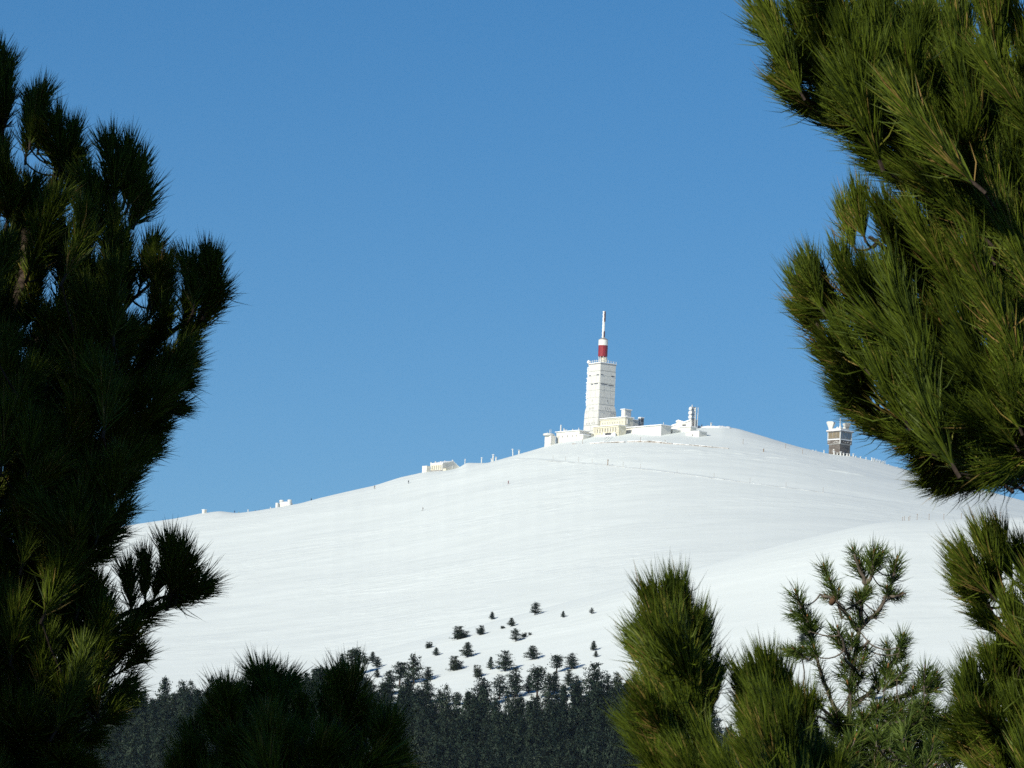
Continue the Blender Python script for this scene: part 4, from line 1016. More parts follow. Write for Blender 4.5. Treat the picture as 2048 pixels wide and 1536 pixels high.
NW = 0.0028
LONG = [needle_shoot('shoot_long', L, 0.100, int(c * 1.25), sp, NW, bd, 100 + i, M['needle'], incurve=ic) for i, (L, c, sp, bd, ic) in enumerate(
    [(0.10, 230, 27, 0.02, 0.30), (0.11, 250, 33, 0.03, 0.25), (0.15, 300, 29, 0.04, 0.35), (0.16, 320, 25, 0.05, 0.30), (0.22, 400, 27, 0.07, 0.35), (0.23, 420, 31, 0.06, 0.30), (0.30, 490, 26, 0.10, 0.35), (0.31, 510, 30, 0.08, 0.3)])]
SWEPT = [needle_shoot('shoot_swept', L, 0.116, int(c * 1.2), sp, NW, bd, 200 + i, M['needle'], incurve=0.55, tipbias=1.0) for i, (L, c, sp, bd) in enumerate(
    [(0.14, 330, 20, 0.02), (0.20, 430, 23, 0.04), (0.21, 440, 19, 0.05), (0.28, 540, 21, 0.06), (0.36, 640, 19, 0.09), (0.37, 660, 24, 0.07), (0.46, 760, 20, 0.10)])]
SHORT = [needle_shoot('shoot_short', L, 0.054, c, sp, 0.0020, bd, 300 + i, M['needle_short'], bare=0.06, incurve=0.15, stem=0.004, tipbias=1.05, bark='bark_pale') for i, (L, c, sp, bd) in enumerate(
    [(0.045, 80, 46, 0.003), (0.075, 120, 48, 0.006), (0.08, 130, 44, 0.007), (0.12, 180, 46, 0.010), (0.125, 190, 50, 0.008), (0.17, 240, 46, 0.014)])]
STARS = [needle_shoot('shoot_sparse', L, 0.045, c, 62, 0.0020, bd, 400 + i, M['needle_short'], bare=0.02, incurve=0.05, stem=0.005, bud=False, tipbias=0.9, bark='bark_pale') for i, (L, c, bd) in enumerate([(0.10, 70, 0.01), (0.16, 110, 0.02)])]

class Pine:
    """a near pine: trunk, branches and needle shoots, laid out in metres from photo pixels at its own distance"""
    def __init__(self, label, name, dist, trunk, r0, lib, seed, bark='bark', twig=0.0036, push=0.10):
        self.push = push
        self.d = dist; self.lib = lib; self.rnd = random.Random(seed); self.bark = bark; self.twig = twig
        pts = [at(x, y, dist + dd) for x, y, dd in trunk]
        base = Vector((pts[0].x, pts[0].y, 0)); base.z = hgt(base.x, base.y)
        self.o = base; self.root = empty(name, base, label, 'tree', None)
        P = [base - Vector((0, 0, 0.15))] + pts
        tot = sum((P[i + 1] - P[i]).length for i in range(len(P) - 1)); acc = 0; rad = []
        for i, p in enumerate(P):
            if i: acc += (P[i] - P[i - 1]).length
            rad.append(r0 * (1 - 0.88 * acc / tot) + 0.004)
        self.tr = (P, rad); self.guides = []; self.limbs = []; self.ntuft = 0
        m = MB(); m.tube([p - base for p in P], rad, 9); m.build('trunk', M[bark], self.root, True)
    def limb(self, pts, r0=0.016, r1=0.006):
        P = [at(x, y, self.d + dd + self.push) for x, y, dd in pts]
        # dense polyline
        Q = []
        for i in range(len(P) - 1):
            for f in (0, 0.25, 0.5, 0.75): Q.append(P[i].lerp(P[i + 1], f))
        Q.append(P[-1]); n = len(Q)
        wob = [Vector((self.rnd.gauss(0, 1), self.rnd.gauss(0, 1), self.rnd.gauss(0, 1))) * (0.004 if self.push else 0.0015) for _ in Q]
        Q = [Q[0]] + [q + w_ for q, w_ in zip(Q[1:], wob[1:])]
        m = MB(); m.tube([q - self.o for q in Q], [r0 + (r1 - r0) * i / (n - 1) for i in range(n)], 7)
        self.limbs.append({'P': Q, 'm': m, 'tufts': []})
    def tuft(self, tip, direction, T=None, lib=None, li=None, dress=True):
        """tip: world point of the needle tips, direction: unit vector from base to tip"""
        lib = lib or self.lib
        T = T or self.rnd.uniform(0.2, 0.32)
        best = sorted(lib, key=lambda q: abs(q[1] - T) + self.rnd.uniform(0, 0.05))[0]
        sc = max(0.7, min(1.35, T / best[1])); L = best[1] * sc
        b = tip - direction * L
        # nearest limb point that lies behind the shoot
        bl, bp, bd = None, None, 1e9
        for l in (self.limbs if li is None else [self.limbs[li]]):
            for q in l['P']:
                dd = (b - q).length; along = (b - q).dot(direction)
                cost = dd + (1.2 * -along if along < 0 else 0)
                if cost < bd: bl, bp, bd = l, q, cost
        c = b - direction * min(0.12, (b - bp).length * 0.5)
        hide = Vector((0, min(0.10 if self.d < 15 else 0.02, (b - bp).length * 0.4), 0)) if self.push else Vector((0, 0, 0))
        c0 = bp.lerp(b, 0.55) - direction * min(0.05, (b - bp).length * 0.25) + hide
        seg = [bp * (1 - q) ** 2 + c0 * (2 * q * (1 - q)) + (b + direction * 0.01) * q * q for q in (0, 0.2, 0.4, 0.6, 0.8, 1.0)]
        bl['m'].tube([q - self.o for q in seg], [self.twig * (1 - 0.06 * q) for q in range(6)], 5, cap=False)
        gap = (b - bp).length
        if dress and lib is not SHORT and lib is not STARS and gap > 0.10:      # older needles clothe the longer twigs
            dd_ = (b - bp).normalized() * 0.8 + direction * 0.35; dd_.normalize()
            self.tuft(bp + dd_ * (gap * 0.75 + 0.10), dd_, gap * 0.75 + 0.10, lib, li=self.limbs.index(bl), dress=False)
        z = direction.normalized(); up = Vector((0, 0, 1)); x = (up - z * up.dot(z))
        if x.length < 0.05: x = Vector((1, 0, 0)) - z * z.x
        x.normalize(); y = z.cross(x)
        a = self.rnd.gauss(0, 0.9)
        xx = x * math.cos(a) + y * math.sin(a); yy = z.cross(xx)
        # the bent shoot: keep chord along the direction
        mt = Matrix(((xx.x, yy.x, z.x), (xx.y, yy.y, z.y), (xx.z, yy.z, z.z))).to_4x4()
        mt = mt @ Matrix.Scale(sc, 4); mt.translation = b - self.o
        bl['tufts'].append((best[0], mt)); self.ntuft += 1
    def px_tuft(self, tip, base, dd=0.0, tilt=None, lib=None, li=None):
        tilt = self.rnd.gauss(-0.02, 0.05) if tilt is None else tilt
        a = at(tip[0], tip[1], self.d + dd + tilt); b = at(base[0], base[1], self.d + dd)
        v = a - b
        self.guides.append((tip[0], tip[1], tip[0] - base[0], tip[1] - base[1]))
        self.tuft(a, v.normalized(), v.length, lib, li=li)
    def field(self, x, y):
        sx = sy = 0
        for gx, gy, dx, dy in self.guides:
            n = math.hypot(dx, dy); wgt = 1 / ((gx - x) ** 2 + (gy - y) ** 2 + 900)
            sx += dx / n * wgt; sy += dy / n * wgt
        n = math.hypot(sx, sy) or 1
        return sx / n, sy / n
    def fill(self, poly, layers, spacing, T=(0.2, 0.34), jit=0.3, limit=260):
        rnd = self.rnd; xs = [p[0] for p in poly]; ys = [p[1] for p in poly]
        def inside(x, y):
            c = False; n = len(poly)
            for i in range(n):
                x1, y1 = poly[i]; x2, y2 = poly[(i + 1) % n]
                if (y1 > y) != (y2 > y) and x < (x2 - x1) * (y - y1) / (y2 - y1) + x1: c = not c
            return c
        made = 0
        for dd in layers:
            pts = []
            for _ in range(4000):
                x, y = rnd.uniform(min(xs), max(xs)), rnd.uniform(min(ys), max(ys))
                sp = spacing if -80 < x < 2130 else spacing * 2.0
                if not inside(x, y) or any((x - a) ** 2 + (y - b) ** 2 < sp * sp for a, b in pts): continue
                pts.append((x, y))
                fx, fy = self.field(x, y); a = rnd.gauss(0, jit); fx, fy = fx * math.cos(a) - fy * math.sin(a), fx * math.sin(a) + fy * math.cos(a)
                t_ = rnd.uniform(*T); k = FPX / self.d
                dep = dd + rnd.gauss(0, 0.07)
                tilt = rnd.gauss(0, 0.10) - 0.35 * t_ * (1 if dd < 0 else -0.6)
                p = at(x, y, self.d + dep)
                L_ = math.sqrt(max(0.01, t_ * t_ - min(tilt * tilt, 0.6 * t_ * t_))) * k
                b = at(x - fx * L_, y - fy * L_, self.d + dep - tilt)
                self.tuft(p, (p - b).normalized(), t_); made += 1
                if made >= limit: return
    def finish(self, names=('branch', 'needle_shoot')):
        for l in self.limbs:
            b = l['m'].build(names[0], M[self.bark], self.root, True)
            for me, mt in l['tufts']:
                t = link(names[1], me, b); t.matrix_local = mt

# ---- big pine at the right
p = Pine('large sunlit long-needled pine filling the right edge of the view', 'pine_tree', 12.5,
         [(2290, 1620, 0.35), (2270, 1100, 0.35), (2250, 600, 0.35), (2245, 150, 0.35), (2240, -150, 0.35)], 0.085, SWEPT, 1)
for l in [[(2255, 500, .3), (2100, 425, .1), (1950, 390, -.1), (1840, 330, -.15), (1730, 225, -.2), (1640, 130, -.2), (1590, 60, -.2)],
          [(2245, 350, .3), (2110, 250, .1), (2010, 110, 0), (1970, -30, 0)], [(2248, 420, .3), (2080, 340, .15), (1970, 260, .1), (1915, 180, .05), (1880, 120, .05)],
          [(2258, 760, .3), (2080, 680, .1), (1930, 600, -.05), (1810, 540, -.1), (1740, 470, -.1)], [(2262, 860, .3), (2050, 790, .1), (1860, 710, -.1), (1720, 640, -.2), (1650, 600, -.2)],
          [(2265, 960, .3), (2090, 930, .05), (1960, 890, -.1), (1840, 850, -.2), (1750, 800, -.2)], [(2264, 985, .3), (2110, 940, .1), (2000, 912, 0), (1930, 905, 0)],
          [(2255, 640, .3), (2130, 570, -.1), (2050, 490, -.3), (2000, 430, -.3)], [(2280, 1380, .3), (2140, 1310, .1), (2040, 1220, 0), (1970, 1150, 0)],
          [(2290, 1600, .3), (2150, 1560, .05), (2050, 1490, -.1), (1990, 1430, -.1)], [(2266, 1000, .3), (2160, 950, -.2), (2090, 900, -.4), (2030, 830, -.4)]]:
    p.limb(l, 0.020, 0.004)
for t, b, dd in [((1548, 165), (1680, 265), -.1), ((1600, 205), (1730, 290), -.15), ((1655, 232), (1790, 315), -.1), ((1692, 268), (1830, 345), -.1), ((1702, 318), (1850, 368), -.1), ((1750, 356), (1890, 392), -.1), ((1632, 770), (1765, 832), 0), ((1596, 690), (1725, 770), 0), ((1660, 815), (1790, 862), 0), ((1502, -25), (1600, 150), -.2), ((1520, 60), (1610, 200), -.25), ((1552, -20), (1650, 140), -.1), ((1532, 125), (1640, 230), -.15), ((1600, 175), (1720, 260), -.2), ((1650, 10), (1730, 200), -.3), ((1690, -30), (1780, 150), -.1),
                 ((1745, -20), (1830, 150), 0), ((1790, -10), (1850, 150), .1), ((1640, 100), (1760, 280), -.35), ((1700, 90), (1810, 270), -.3), ((1695, 200), (1800, 300), -.2), ((1760, 170), (1860, 330), -.3), ((1700, 285), (1830, 350), -.1), ((1735, 335), (1870, 380), -.15), ((1800, 210), (1880, 350), -.2),
                 ((1855, 50), (1900, 230), 0), ((1885, 85), (1945, 270), -.1), ((1880, -25), (1945, 120), .1), ((1945, -40), (2000, 90), .1), ((1920, 170), (1990, 330), -.1), ((2000, 225), (2040, 390), -.3), ((1960, 230), (2010, 390), -.1), ((2030, 60), (2060, 220), 0),
                 ((1690, 345), (1730, 480), -.1), ((1660, 375), (1710, 500), 0), ((1745, 375), (1800, 520), -.15), ((1790, 372), (1860, 500), -.05), ((1925, 362), (1990, 530), -.35), ((1960, 350), (2020, 510), -.3), ((1850, 400), (1930, 540), -.1),
                 ((1585, 490), (1650, 630), -.2), ((1562, 530), (1640, 660), -.15), ((1610, 495), (1680, 640), -.1), ((1650, 470), (1710, 610), -.2), ((1560, 595), (1660, 690), -.1), ((1700, 500), (1770, 640), -.2), ((1760, 530), (1840, 660), -.25),
                 ((1640, 620), (1740, 750), -.3), ((1615, 665), (1730, 760), -.2), ((1725, 690), (1820, 860), -.35), ((1770, 680), (1860, 820), -.2), ((1630, 735), (1760, 820), -.15), ((1640, 785), (1770, 840), -.1), ((1690, 835), (1830, 890), -.1), ((1740, 865), (1870, 910), -.15), ((1790, 885), (1910, 935), -.1),
                 ((1850, 740), (1940, 880), -.3), ((1800, 930), (1930, 955), -.05), ((1820, 968), (1950, 960), 0), ((1850, 1000), (1980, 960), 0), ((1905, 990), (2030, 940), .05), ((1965, 968), (2090, 915), .1), ((1900, 810), (1990, 900), -.3), ((1985, 725), (2045, 870), -.45), ((1950, 780), (2030, 890), -.4), ((2020, 700), (2090, 850), -.4),
                 ((1925, 1030), (2010, 1180), 0), ((1958, 1028), (2030, 1170), .05), ((1885, 1075), (1990, 1200), -.05), ((1868, 1110), (1985, 1220), 0), ((1875, 1150), (2000, 1240), .05), ((1915, 1215), (2030, 1280), .05), ((2008, 1062), (2065, 1200), .1), ((1985, 1165), (2050, 1310), -.15), ((1960, 1280), (2060, 1370), 0), ((2045, 1050), (2100, 1190), .1),
                 ((1910, 1300), (1975, 1440), -.1), ((1895, 1330), (1970, 1470), -.15), ((1950, 1285), (2010, 1420), -.05), ((1885, 1400), (1980, 1520), -.2), ((1990, 1360), (2060, 1500), -.1), ((1890, 1460), (1990, 1570), -.15), ((1940, 1420), (2020, 1560), -.25), ((1925, 1500), (2020, 1620), -.2)]:
    p.px_tuft(t, b, dd)
p.fill([(1560, 20), (1600, 140), (1720, 225), (1800, 330), (1880, 390), (1790, 430), (1730, 480), (1650, 560), (1650, 620), (1700, 740), (1780, 820), (1850, 850), (1900, 820), (1980, 770), (2060, 750), (2210, 760), (2210, -60), (1580, -60)], (-.42, -.12, .2), 84, (0.28, 0.44), 0.16, 130)
p.fill([(1960, 1140), (1990, 1240), (1960, 1340), (1945, 1450), (1940, 1590), (2220, 1590), (2220, 1080), (2070, 1060), (2020, 1100)], (-.35, -.05, .3), 88, (0.26, 0.40), 0.16, 60)
k0 = len(p.limbs)
for (y0, y1, x1, dd) in [(60, -90, 2420, .3), (230, 60, 2470, .2), (420, 240, 2500, .5), (620, 430, 2520, .2), (820, 640, 2540, .5), (1010, 850, 2550, .2), (1230, 1060, 2560, .5), (1450, 1280, 2570, .2), (-60, -260, 2330, .35), (-80, -280, 2170, .35), (-120, -330, 2250, .5), (-40, -180, 2080, .1)]:
    p.limb([(2262 if y0 > 300 else 2246, y0, .35), ((2255 + x1) / 2, (y0 + y1) / 2 + 20, dd), (x1, y1, dd)], 0.018, 0.004)
for i, l in enumerate(p.limbs[k0:]):
    n = len(l['P'])
    for j in range(8):
        q = l['P'][min(n - 1, 1 + int((n - 1) * (j + 1) / 8))]; out = (l['P'][-1] - l['P'][0]).normalized()
        d = (out * 0.8 + Vector((p.rnd.gauss(0, .35), p.rnd.gauss(0, .5), 0.6))).normalized(); T_ = p.rnd.uniform(0.26, 0.36)
        p.tuft(q + d * (T_ + 0.03), d, T_, li=k0 + i, dress=False)
p.finish()

# ---- dark pine at the left
p = Pine('large dark pine in shade filling the left edge of the view', 'pine_tree', 17.0,
         [(-70, 1620, 0.1), (-40, 1100, 0.08), (10, 650, 0.05), (46, 560, 0.05), (50, 500, 0.05), (54, 430, 0.08)], 0.075, LONG, 2)
for l in [[(46, 560, .05), (110, 525, 0), (180, 480, -.05), (230, 410, -.1), (255, 340, -.1)], [(48, 520, .05), (20, 400, .1), (5, 270, .1), (8, 170, .1)], [(52, 450, .05), (90, 390, 0), (125, 310, 0)],
          [(8, 690, .05), (120, 680, 0), (230, 630, -.05), (300, 570, -.05)], [(0, 770, .05), (150, 740, -.05), (280, 700, -.1), (365, 650, -.1), (400, 600, -.1)], [(-15, 860, .05), (100, 850, -.1), (220, 820, -.15), (310, 790, -.15), (350, 760, -.15)],
          [(-25, 1010, .05), (80, 1010, -.2), (180, 980, -.3), (245, 950, -.3)], [(-38, 1150, .05), (60, 1160, -.2), (150, 1120, -.3), (210, 1080, -.3)], [(-48, 1310, .08), (60, 1290, 0), (180, 1255, -.05), (280, 1215, -.05), (330, 1190, -.05)],
          [(-55, 1430, .08), (60, 1420, -.1), (150, 1390, -.15), (230, 1350, -.15)], [(-62, 1520, .1), (60, 1510, -.2), (150, 1480, -.3), (200, 1450, -.3)],
          [(0, 720, .05), (-140, 640, 0), (-260, 520, 0)], [(-30, 1060, .05), (-170, 980, -.1), (-300, 860, -.1)], [(-50, 1380, .05), (-200, 1290, -.1), (-330, 1170, -.1)]]:
    p.limb(l, 0.017, 0.004)
for t, b, dd in [((15, 72), (2, 210), .1), ((-20, 90), (0, 230), .15), ((36, 110), (10, 250), .1), ((72, 152), (58, 300), 0), ((95, 165), (75, 310), .05), ((145, 205), (118, 350), 0), ((170, 225), (130, 360), 0), ((180, 290), (130, 410), .05), ((60, 190), (50, 330), .1),
                 ((255, 252), (225, 410), -.1), ((285, 262), (245, 420), -.05), ((300, 290), (250, 430), -.05), ((322, 345), (265, 460), 0), ((325, 365), (250, 470), .05), ((200, 310), (195, 460), -.1), ((190, 350), (180, 500), 0), ((270, 400), (210, 520), -.1),
                 ((280, 450), (240, 590), -.05), ((316, 458), (275, 590), 0), ((350, 492), (300, 620), -.05), ((368, 500), (310, 620), .05), ((358, 540), (290, 650), 0), ((412, 480), (385, 630), -.1), ((440, 482), (400, 630), -.05), ((467, 500), (405, 640), -.05), ((465, 545), (400, 650), 0), ((375, 500), (370, 650), 0), ((460, 600), (380, 670), 0), ((430, 640), (350, 710), -.05), ((412, 690), (330, 760), -.1), ((400, 740), (310, 800), -.1), ((390, 790), (300, 830), -.1), ((365, 850), (270, 880), -.1), ((340, 870), (240, 890), -.1), ((425, 665), (330, 720), .05), ((408, 715), (310, 770), .05), ((398, 765), (300, 815), 0), ((380, 820), (280, 850), 0), ((350, 890), (260, 930), -.1), ((320, 900), (230, 960), -.15),
                 ((305, 920), (220, 990), -.2), ((300, 950), (220, 1010), -.2), ((290, 1000), (200, 1060), -.25), ((275, 1050), (180, 1100), -.25), ((240, 1085), (150, 1140), -.2), ((210, 900), (175, 1040), -.35), ((240, 960), (190, 1090), -.4), ((180, 960), (150, 1090), -.4), ((75, 810), (55, 960), -.4), ((100, 830), (70, 970), -.35), ((20, 700), (10, 850), -.3), ((55, 705), (40, 850), -.3), ((160, 600), (150, 760), -.2), ((190, 680), (160, 820), -.3), ((20, 800), (0, 950), -.4),
                 ((300, 1082), (290, 1210), -.05), ((325, 1080), (305, 1210), 0), ((365, 1066), (340, 1200), -.05), ((395, 1070), (350, 1210), -.05), ((412, 1090), (340, 1210), 0), ((432, 1145), (330, 1220), 0), ((420, 1165), (300, 1230), 0), ((280, 1110), (260, 1240), 0), ((340, 1215), (230, 1260), 0),
                 ((235, 1150), (170, 1260), -.05), ((250, 1190), (190, 1300), .1), ((200, 1120), (150, 1240), -.1), ((245, 1235), (165, 1320), -.05), ((210, 1300), (150, 1400), -.1), ((170, 1180), (130, 1300), .1), ((310, 1270), (220, 1330), -.1), ((325, 1300), (230, 1350), -.1), ((300, 1360), (200, 1400), -.1), ((290, 1385), (190, 1420), -.15), ((265, 1430), (160, 1460), -.2), ((230, 1470), (130, 1490), -.2), ((260, 1250), (210, 1370), -.1), ((60, 1000), (40, 1150), -.35), ((120, 1050), (90, 1190), -.35), ((40, 1180), (20, 1330), -.35), ((110, 1250), (80, 1390), -.3), ((80, 1380), (50, 1520), -.35), ((180, 1300), (140, 1430), -.25), ((150, 1420), (100, 1540), -.3), ((30, 1480), (0, 1620), -.3), ((100, 1500), (70, 1640), -.3), ((200, 1500), (120, 1590), -.2)]:
    p.px_tuft(t, b, dd)
p.fill([(-10, 230), (45, 270), (110, 330), (150, 430), (215, 410), (255, 450), (270, 560), (330, 620), (390, 620), (380, 700), (350, 800), (280, 880), (270, 980), (230, 1070), (200, 1160), (240, 1290), (240, 1380), (210, 1450), (190, 1590), (-420, 1590), (-420, 500), (-200, 270)], (-.38, -.05, .3), 74, (0.22, 0.36), 0.24, 210)
p.finish()

# ---- dark young pine at the bottom left of centre
p = Pine('dark young pine poking up at the bottom, left of centre', 'pine_tree', 12.5, [(575, 1900, 0.1), (570, 1700, 0.1), (565, 1580, 0.05), (560, 1520, 0.05)], 0.045, LONG, 3)
for l in [[(570, 1650, .08), (545, 1540, 0), (530, 1450, 0)], [(568, 1680, .08), (500, 1560, -.1), (450, 1480, -.1)], [(572, 1690, .08), (640, 1570, -.1), (665, 1480, -.1)], [(572, 1700, .08), (680, 1590, -.05), (725, 1510, -.05), (735, 1470, -.05)],
          [(574, 1740, .08), (700, 1650, -.2), (770, 1560, -.2)], [(570, 1720, .08), (450, 1620, -.1), (370, 1550, -.1)], [(570, 1700, .08), (580, 1570, -.3), (590, 1480, -.3)]]:
    p.limb(l, 0.014, 0.006)
for t, b, dd in [((505, 1318), (530, 1440), 0), ((528, 1303), (538, 1430), .02), ((552, 1322), (545, 1440), 0), ((572, 1350), (550, 1455), -.05), ((496, 1352), (515, 1460), 0), ((432, 1358), (450, 1470), -.1), ((458, 1362), (462, 1480), -.1), ((408, 1392), (435, 1500), -.1), ((372, 1432), (405, 1530), -.05), ((348, 1468), (385, 1560), -.1), ((325, 1505), (370, 1590), -.1),
                 ((612, 1372), (605, 1480), -.15), ((662, 1322), (668, 1450), -.1), ((690, 1326), (678, 1460), -.1), ((722, 1350), (690, 1470), -.05), ((650, 1352), (655, 1480), -.05), ((700, 1385), (690, 1500), 0), ((752, 1392), (715, 1500), -.05), ((740, 1420), (705, 1530), 0), ((790, 1424), (745, 1540), -.15), ((815, 1436), (755, 1550), -.2), ((826, 1478), (765, 1580), -.2), ((815, 1510), (750, 1600), -.2), ((560, 1430), (560, 1560), -.3), ((480, 1440), (495, 1570), -.25), ((630, 1460), (622, 1590), -.3), ((690, 1470), (675, 1600), -.25), ((530, 1400), (540, 1520), -.2), ((590, 1410), (590, 1530), -.1)]:
    p.px_tuft(t, b, dd)
p.fill([(400, 1540), (450, 1480), (510, 1450), (560, 1450), (620, 1500), (690, 1500), (740, 1520), (780, 1560), (780, 1620), (350, 1620)], (-.3, -.05, .2), 60, (0.13, 0.20), 0.3, 70)
p.finish()

# ---- sunlit young pine at the bottom right of centre
p = Pine('sunlit long-needled young pine at the bottom, right of centre', 'pine_tree', 10.3, [(1600, 1980, 0.15), (1590, 1800, 0.15), (1570, 1650, 0.1)], 0.05, SWEPT, 4)
for l in [[(1585, 1750, .1), (1490, 1620, 0), (1425, 1480, 0), (1385, 1370, 0), (1352, 1270, 0)], [(1588, 1790, .1), (1460, 1660, -.1), (1380, 1540, -.1), (1345, 1470, -.1)], [(1580, 1700, .1), (1600, 1590, 0), (1575, 1500, 0), (1555, 1420, 0)], [(1590, 1820, .1), (1440, 1720, -.15), (1365, 1620, -.15)], [(1578, 1690, .1), (1640, 1610, 0), (1650, 1560, 0)], [(1582, 1720, .1), (1530, 1640, -.2), (1500, 1580, -.2)]]:
    p.limb(l, 0.011, 0.003)
for t, b, dd in [((1318, 1138), (1350, 1300), 0), ((1338, 1132), (1362, 1300), .02), ((1292, 1150), (1345, 1300), 0), ((1358, 1162), (1370, 1310), 0), ((1376, 1188), (1380, 1330), .02), ((1330, 1185), (1372, 1350), -.06), ((1300, 1200), (1360, 1370), -.08), ((1350, 1230), (1392, 1400), -.08),
                 ((1248, 1215), (1340, 1350), -.05), ((1238, 1245), (1335, 1370), 0), ((1270, 1205), (1345, 1340), -.05), ((1290, 1260), (1370, 1410), -.1), ((1396, 1218), (1395, 1370), .08), ((1413, 1236), (1402, 1390), .1), ((1411, 1295), (1414, 1430), .1), ((1340, 1300), (1405, 1450), -.1),
                 ((1262, 1318), (1360, 1440), -.1), ((1256, 1345), (1350, 1460), -.1), ((1234, 1372), (1335, 1490), -.12), ((1227, 1402), (1335, 1520), -.12), ((1252, 1382), (1345, 1485), -.15), ((1310, 1370), (1400, 1500), -.12), ((1248, 1450), (1345, 1570), -.12), ((1268, 1490), (1355, 1610), -.12), ((1300, 1432), (1390, 1545), -.18), ((1330, 1490), (1410, 1610), -.2), ((1290, 1530), (1370, 1650), -.15), ((1360, 1430), (1430, 1550), -.15), ((1350, 1540), (1430, 1660), -.2),
                 ((1452, 1318), (1540, 1450), -.03), ((1480, 1302), (1548, 1440), 0), ((1508, 1287), (1556, 1430), 0), ((1531, 1302), (1566, 1440), 0), ((1553, 1325), (1580, 1470), .03), ((1577, 1350), (1596, 1490), .03), ((1596, 1372), (1612, 1510), .05), ((1447, 1350), (1535, 1480), -.06), ((1450, 1405), (1545, 1530), -.1), ((1500, 1350), (1562, 1500), -.1), ((1540, 1380), (1588, 1530), -.1), ((1490, 1420), (1565, 1560), -.15), ((1470, 1460), (1555, 1590), -.2), ((1400, 1485), (1485, 1615), -.18), ((1380, 1515), (1470, 1640), -.2), ((1530, 1460), (1600, 1600), -.15), ((1580, 1430), (1620, 1570), -.05), ((1618, 1440), (1655, 1580), 0), ((1640, 1490), (1680, 1620), 0), ((1570, 1500), (1630, 1630), -.12), ((1430, 1500), (1510, 1630), -.2), ((1500, 1510), (1575, 1640), -.22), ((1660, 1520), (1700, 1640), 0)]:
    p.px_tuft(t, b, dd)
p.finish()

# ---- small short-needled pine at the lower right
p = Pine('small short-needled mountain pine with open branches at the lower right', 'pine_tree', 16.0, [(1686, 1680, 0), (1690, 1560, 0), (1697, 1450, 0), (1704, 1350, 0), (1714, 1290, 0), (1721, 1240, 0), (1724, 1200, 0), (1733, 1166, 0), (1737, 1158, 0)], 0.0135, SHORT, 5, 'bark_pale', 0.0024, 0.0)
LB = [[(1733, 1170, 0), (1720, 1140, 0), (1709, 1110, 0)], [(1735, 1166, 0), (1746, 1135, 0), (1752, 1110, 0)], [(1722, 1248, 0), (1746, 1234, -.02), (1768, 1203, -.04), (1782, 1170, -.04), (1792, 1130, -.04), (1796, 1110, -.04)], [(1775, 1194, -.04), (1795, 1192, -.06), (1812, 1186, -.06)],
      [(1716, 1262, 0), (1694, 1228, -.03), (1672, 1200, -.05), (1660, 1165, -.05), (1650, 1135, -.05)], [(1668, 1196, -.05), (1650, 1194, -.06), (1640, 1190, -.06)],
      [(1692, 1440, 0), (1662, 1402, .02), (1645, 1355, .03), (1630, 1305, .03), (1622, 1260, .03), (1606, 1220, .03), (1592, 1185, .03)], [(1628, 1308, .03), (1600, 1313, .02), (1575, 1308, 0)],
      [(1708, 1330, 0), (1690, 1300, -.1), (1676, 1260, -.14)], [(1710, 1340, 0), (1695, 1325, -.2), (1688, 1315, -.25)], [(1716, 1300, 0), (1730, 1290, -.1), (1738, 1280, -.1)],
      [(1702, 1412, 0), (1740, 1385, .03), (1772, 1352, .05), (1792, 1310, .05), (1800, 1275, .05)], [(1755, 1372, .03), (1790, 1372, .03), (1815, 1350, .02)],
      [(1698, 1450, 0), (1780, 1412, .04), (1805, 1392, .05), (1845, 1382, .05), (1870, 1370, .05)], [(1692, 1500, 0), (1730, 1465, -.1), (1790, 1445, -.15), (1850, 1430, -.15)], [(1690, 1545, 0), (1725, 1492, -.05), (1790, 1478, -.1), (1870, 1470, -.1)],
      [(1692, 1570, 0), (1730, 1530, -.15), (1800, 1520, -.2), (1880, 1510, -.2)], [(1698, 1440, 0), (1660, 1430, -.05), (1625, 1405, -.1), (1600, 1385, -.1)], [(1696, 1460, 0), (1660, 1445, -.15), (1630, 1430, -.2)]]
for l in LB: p.limb(l, 0.0062, 0.0028)
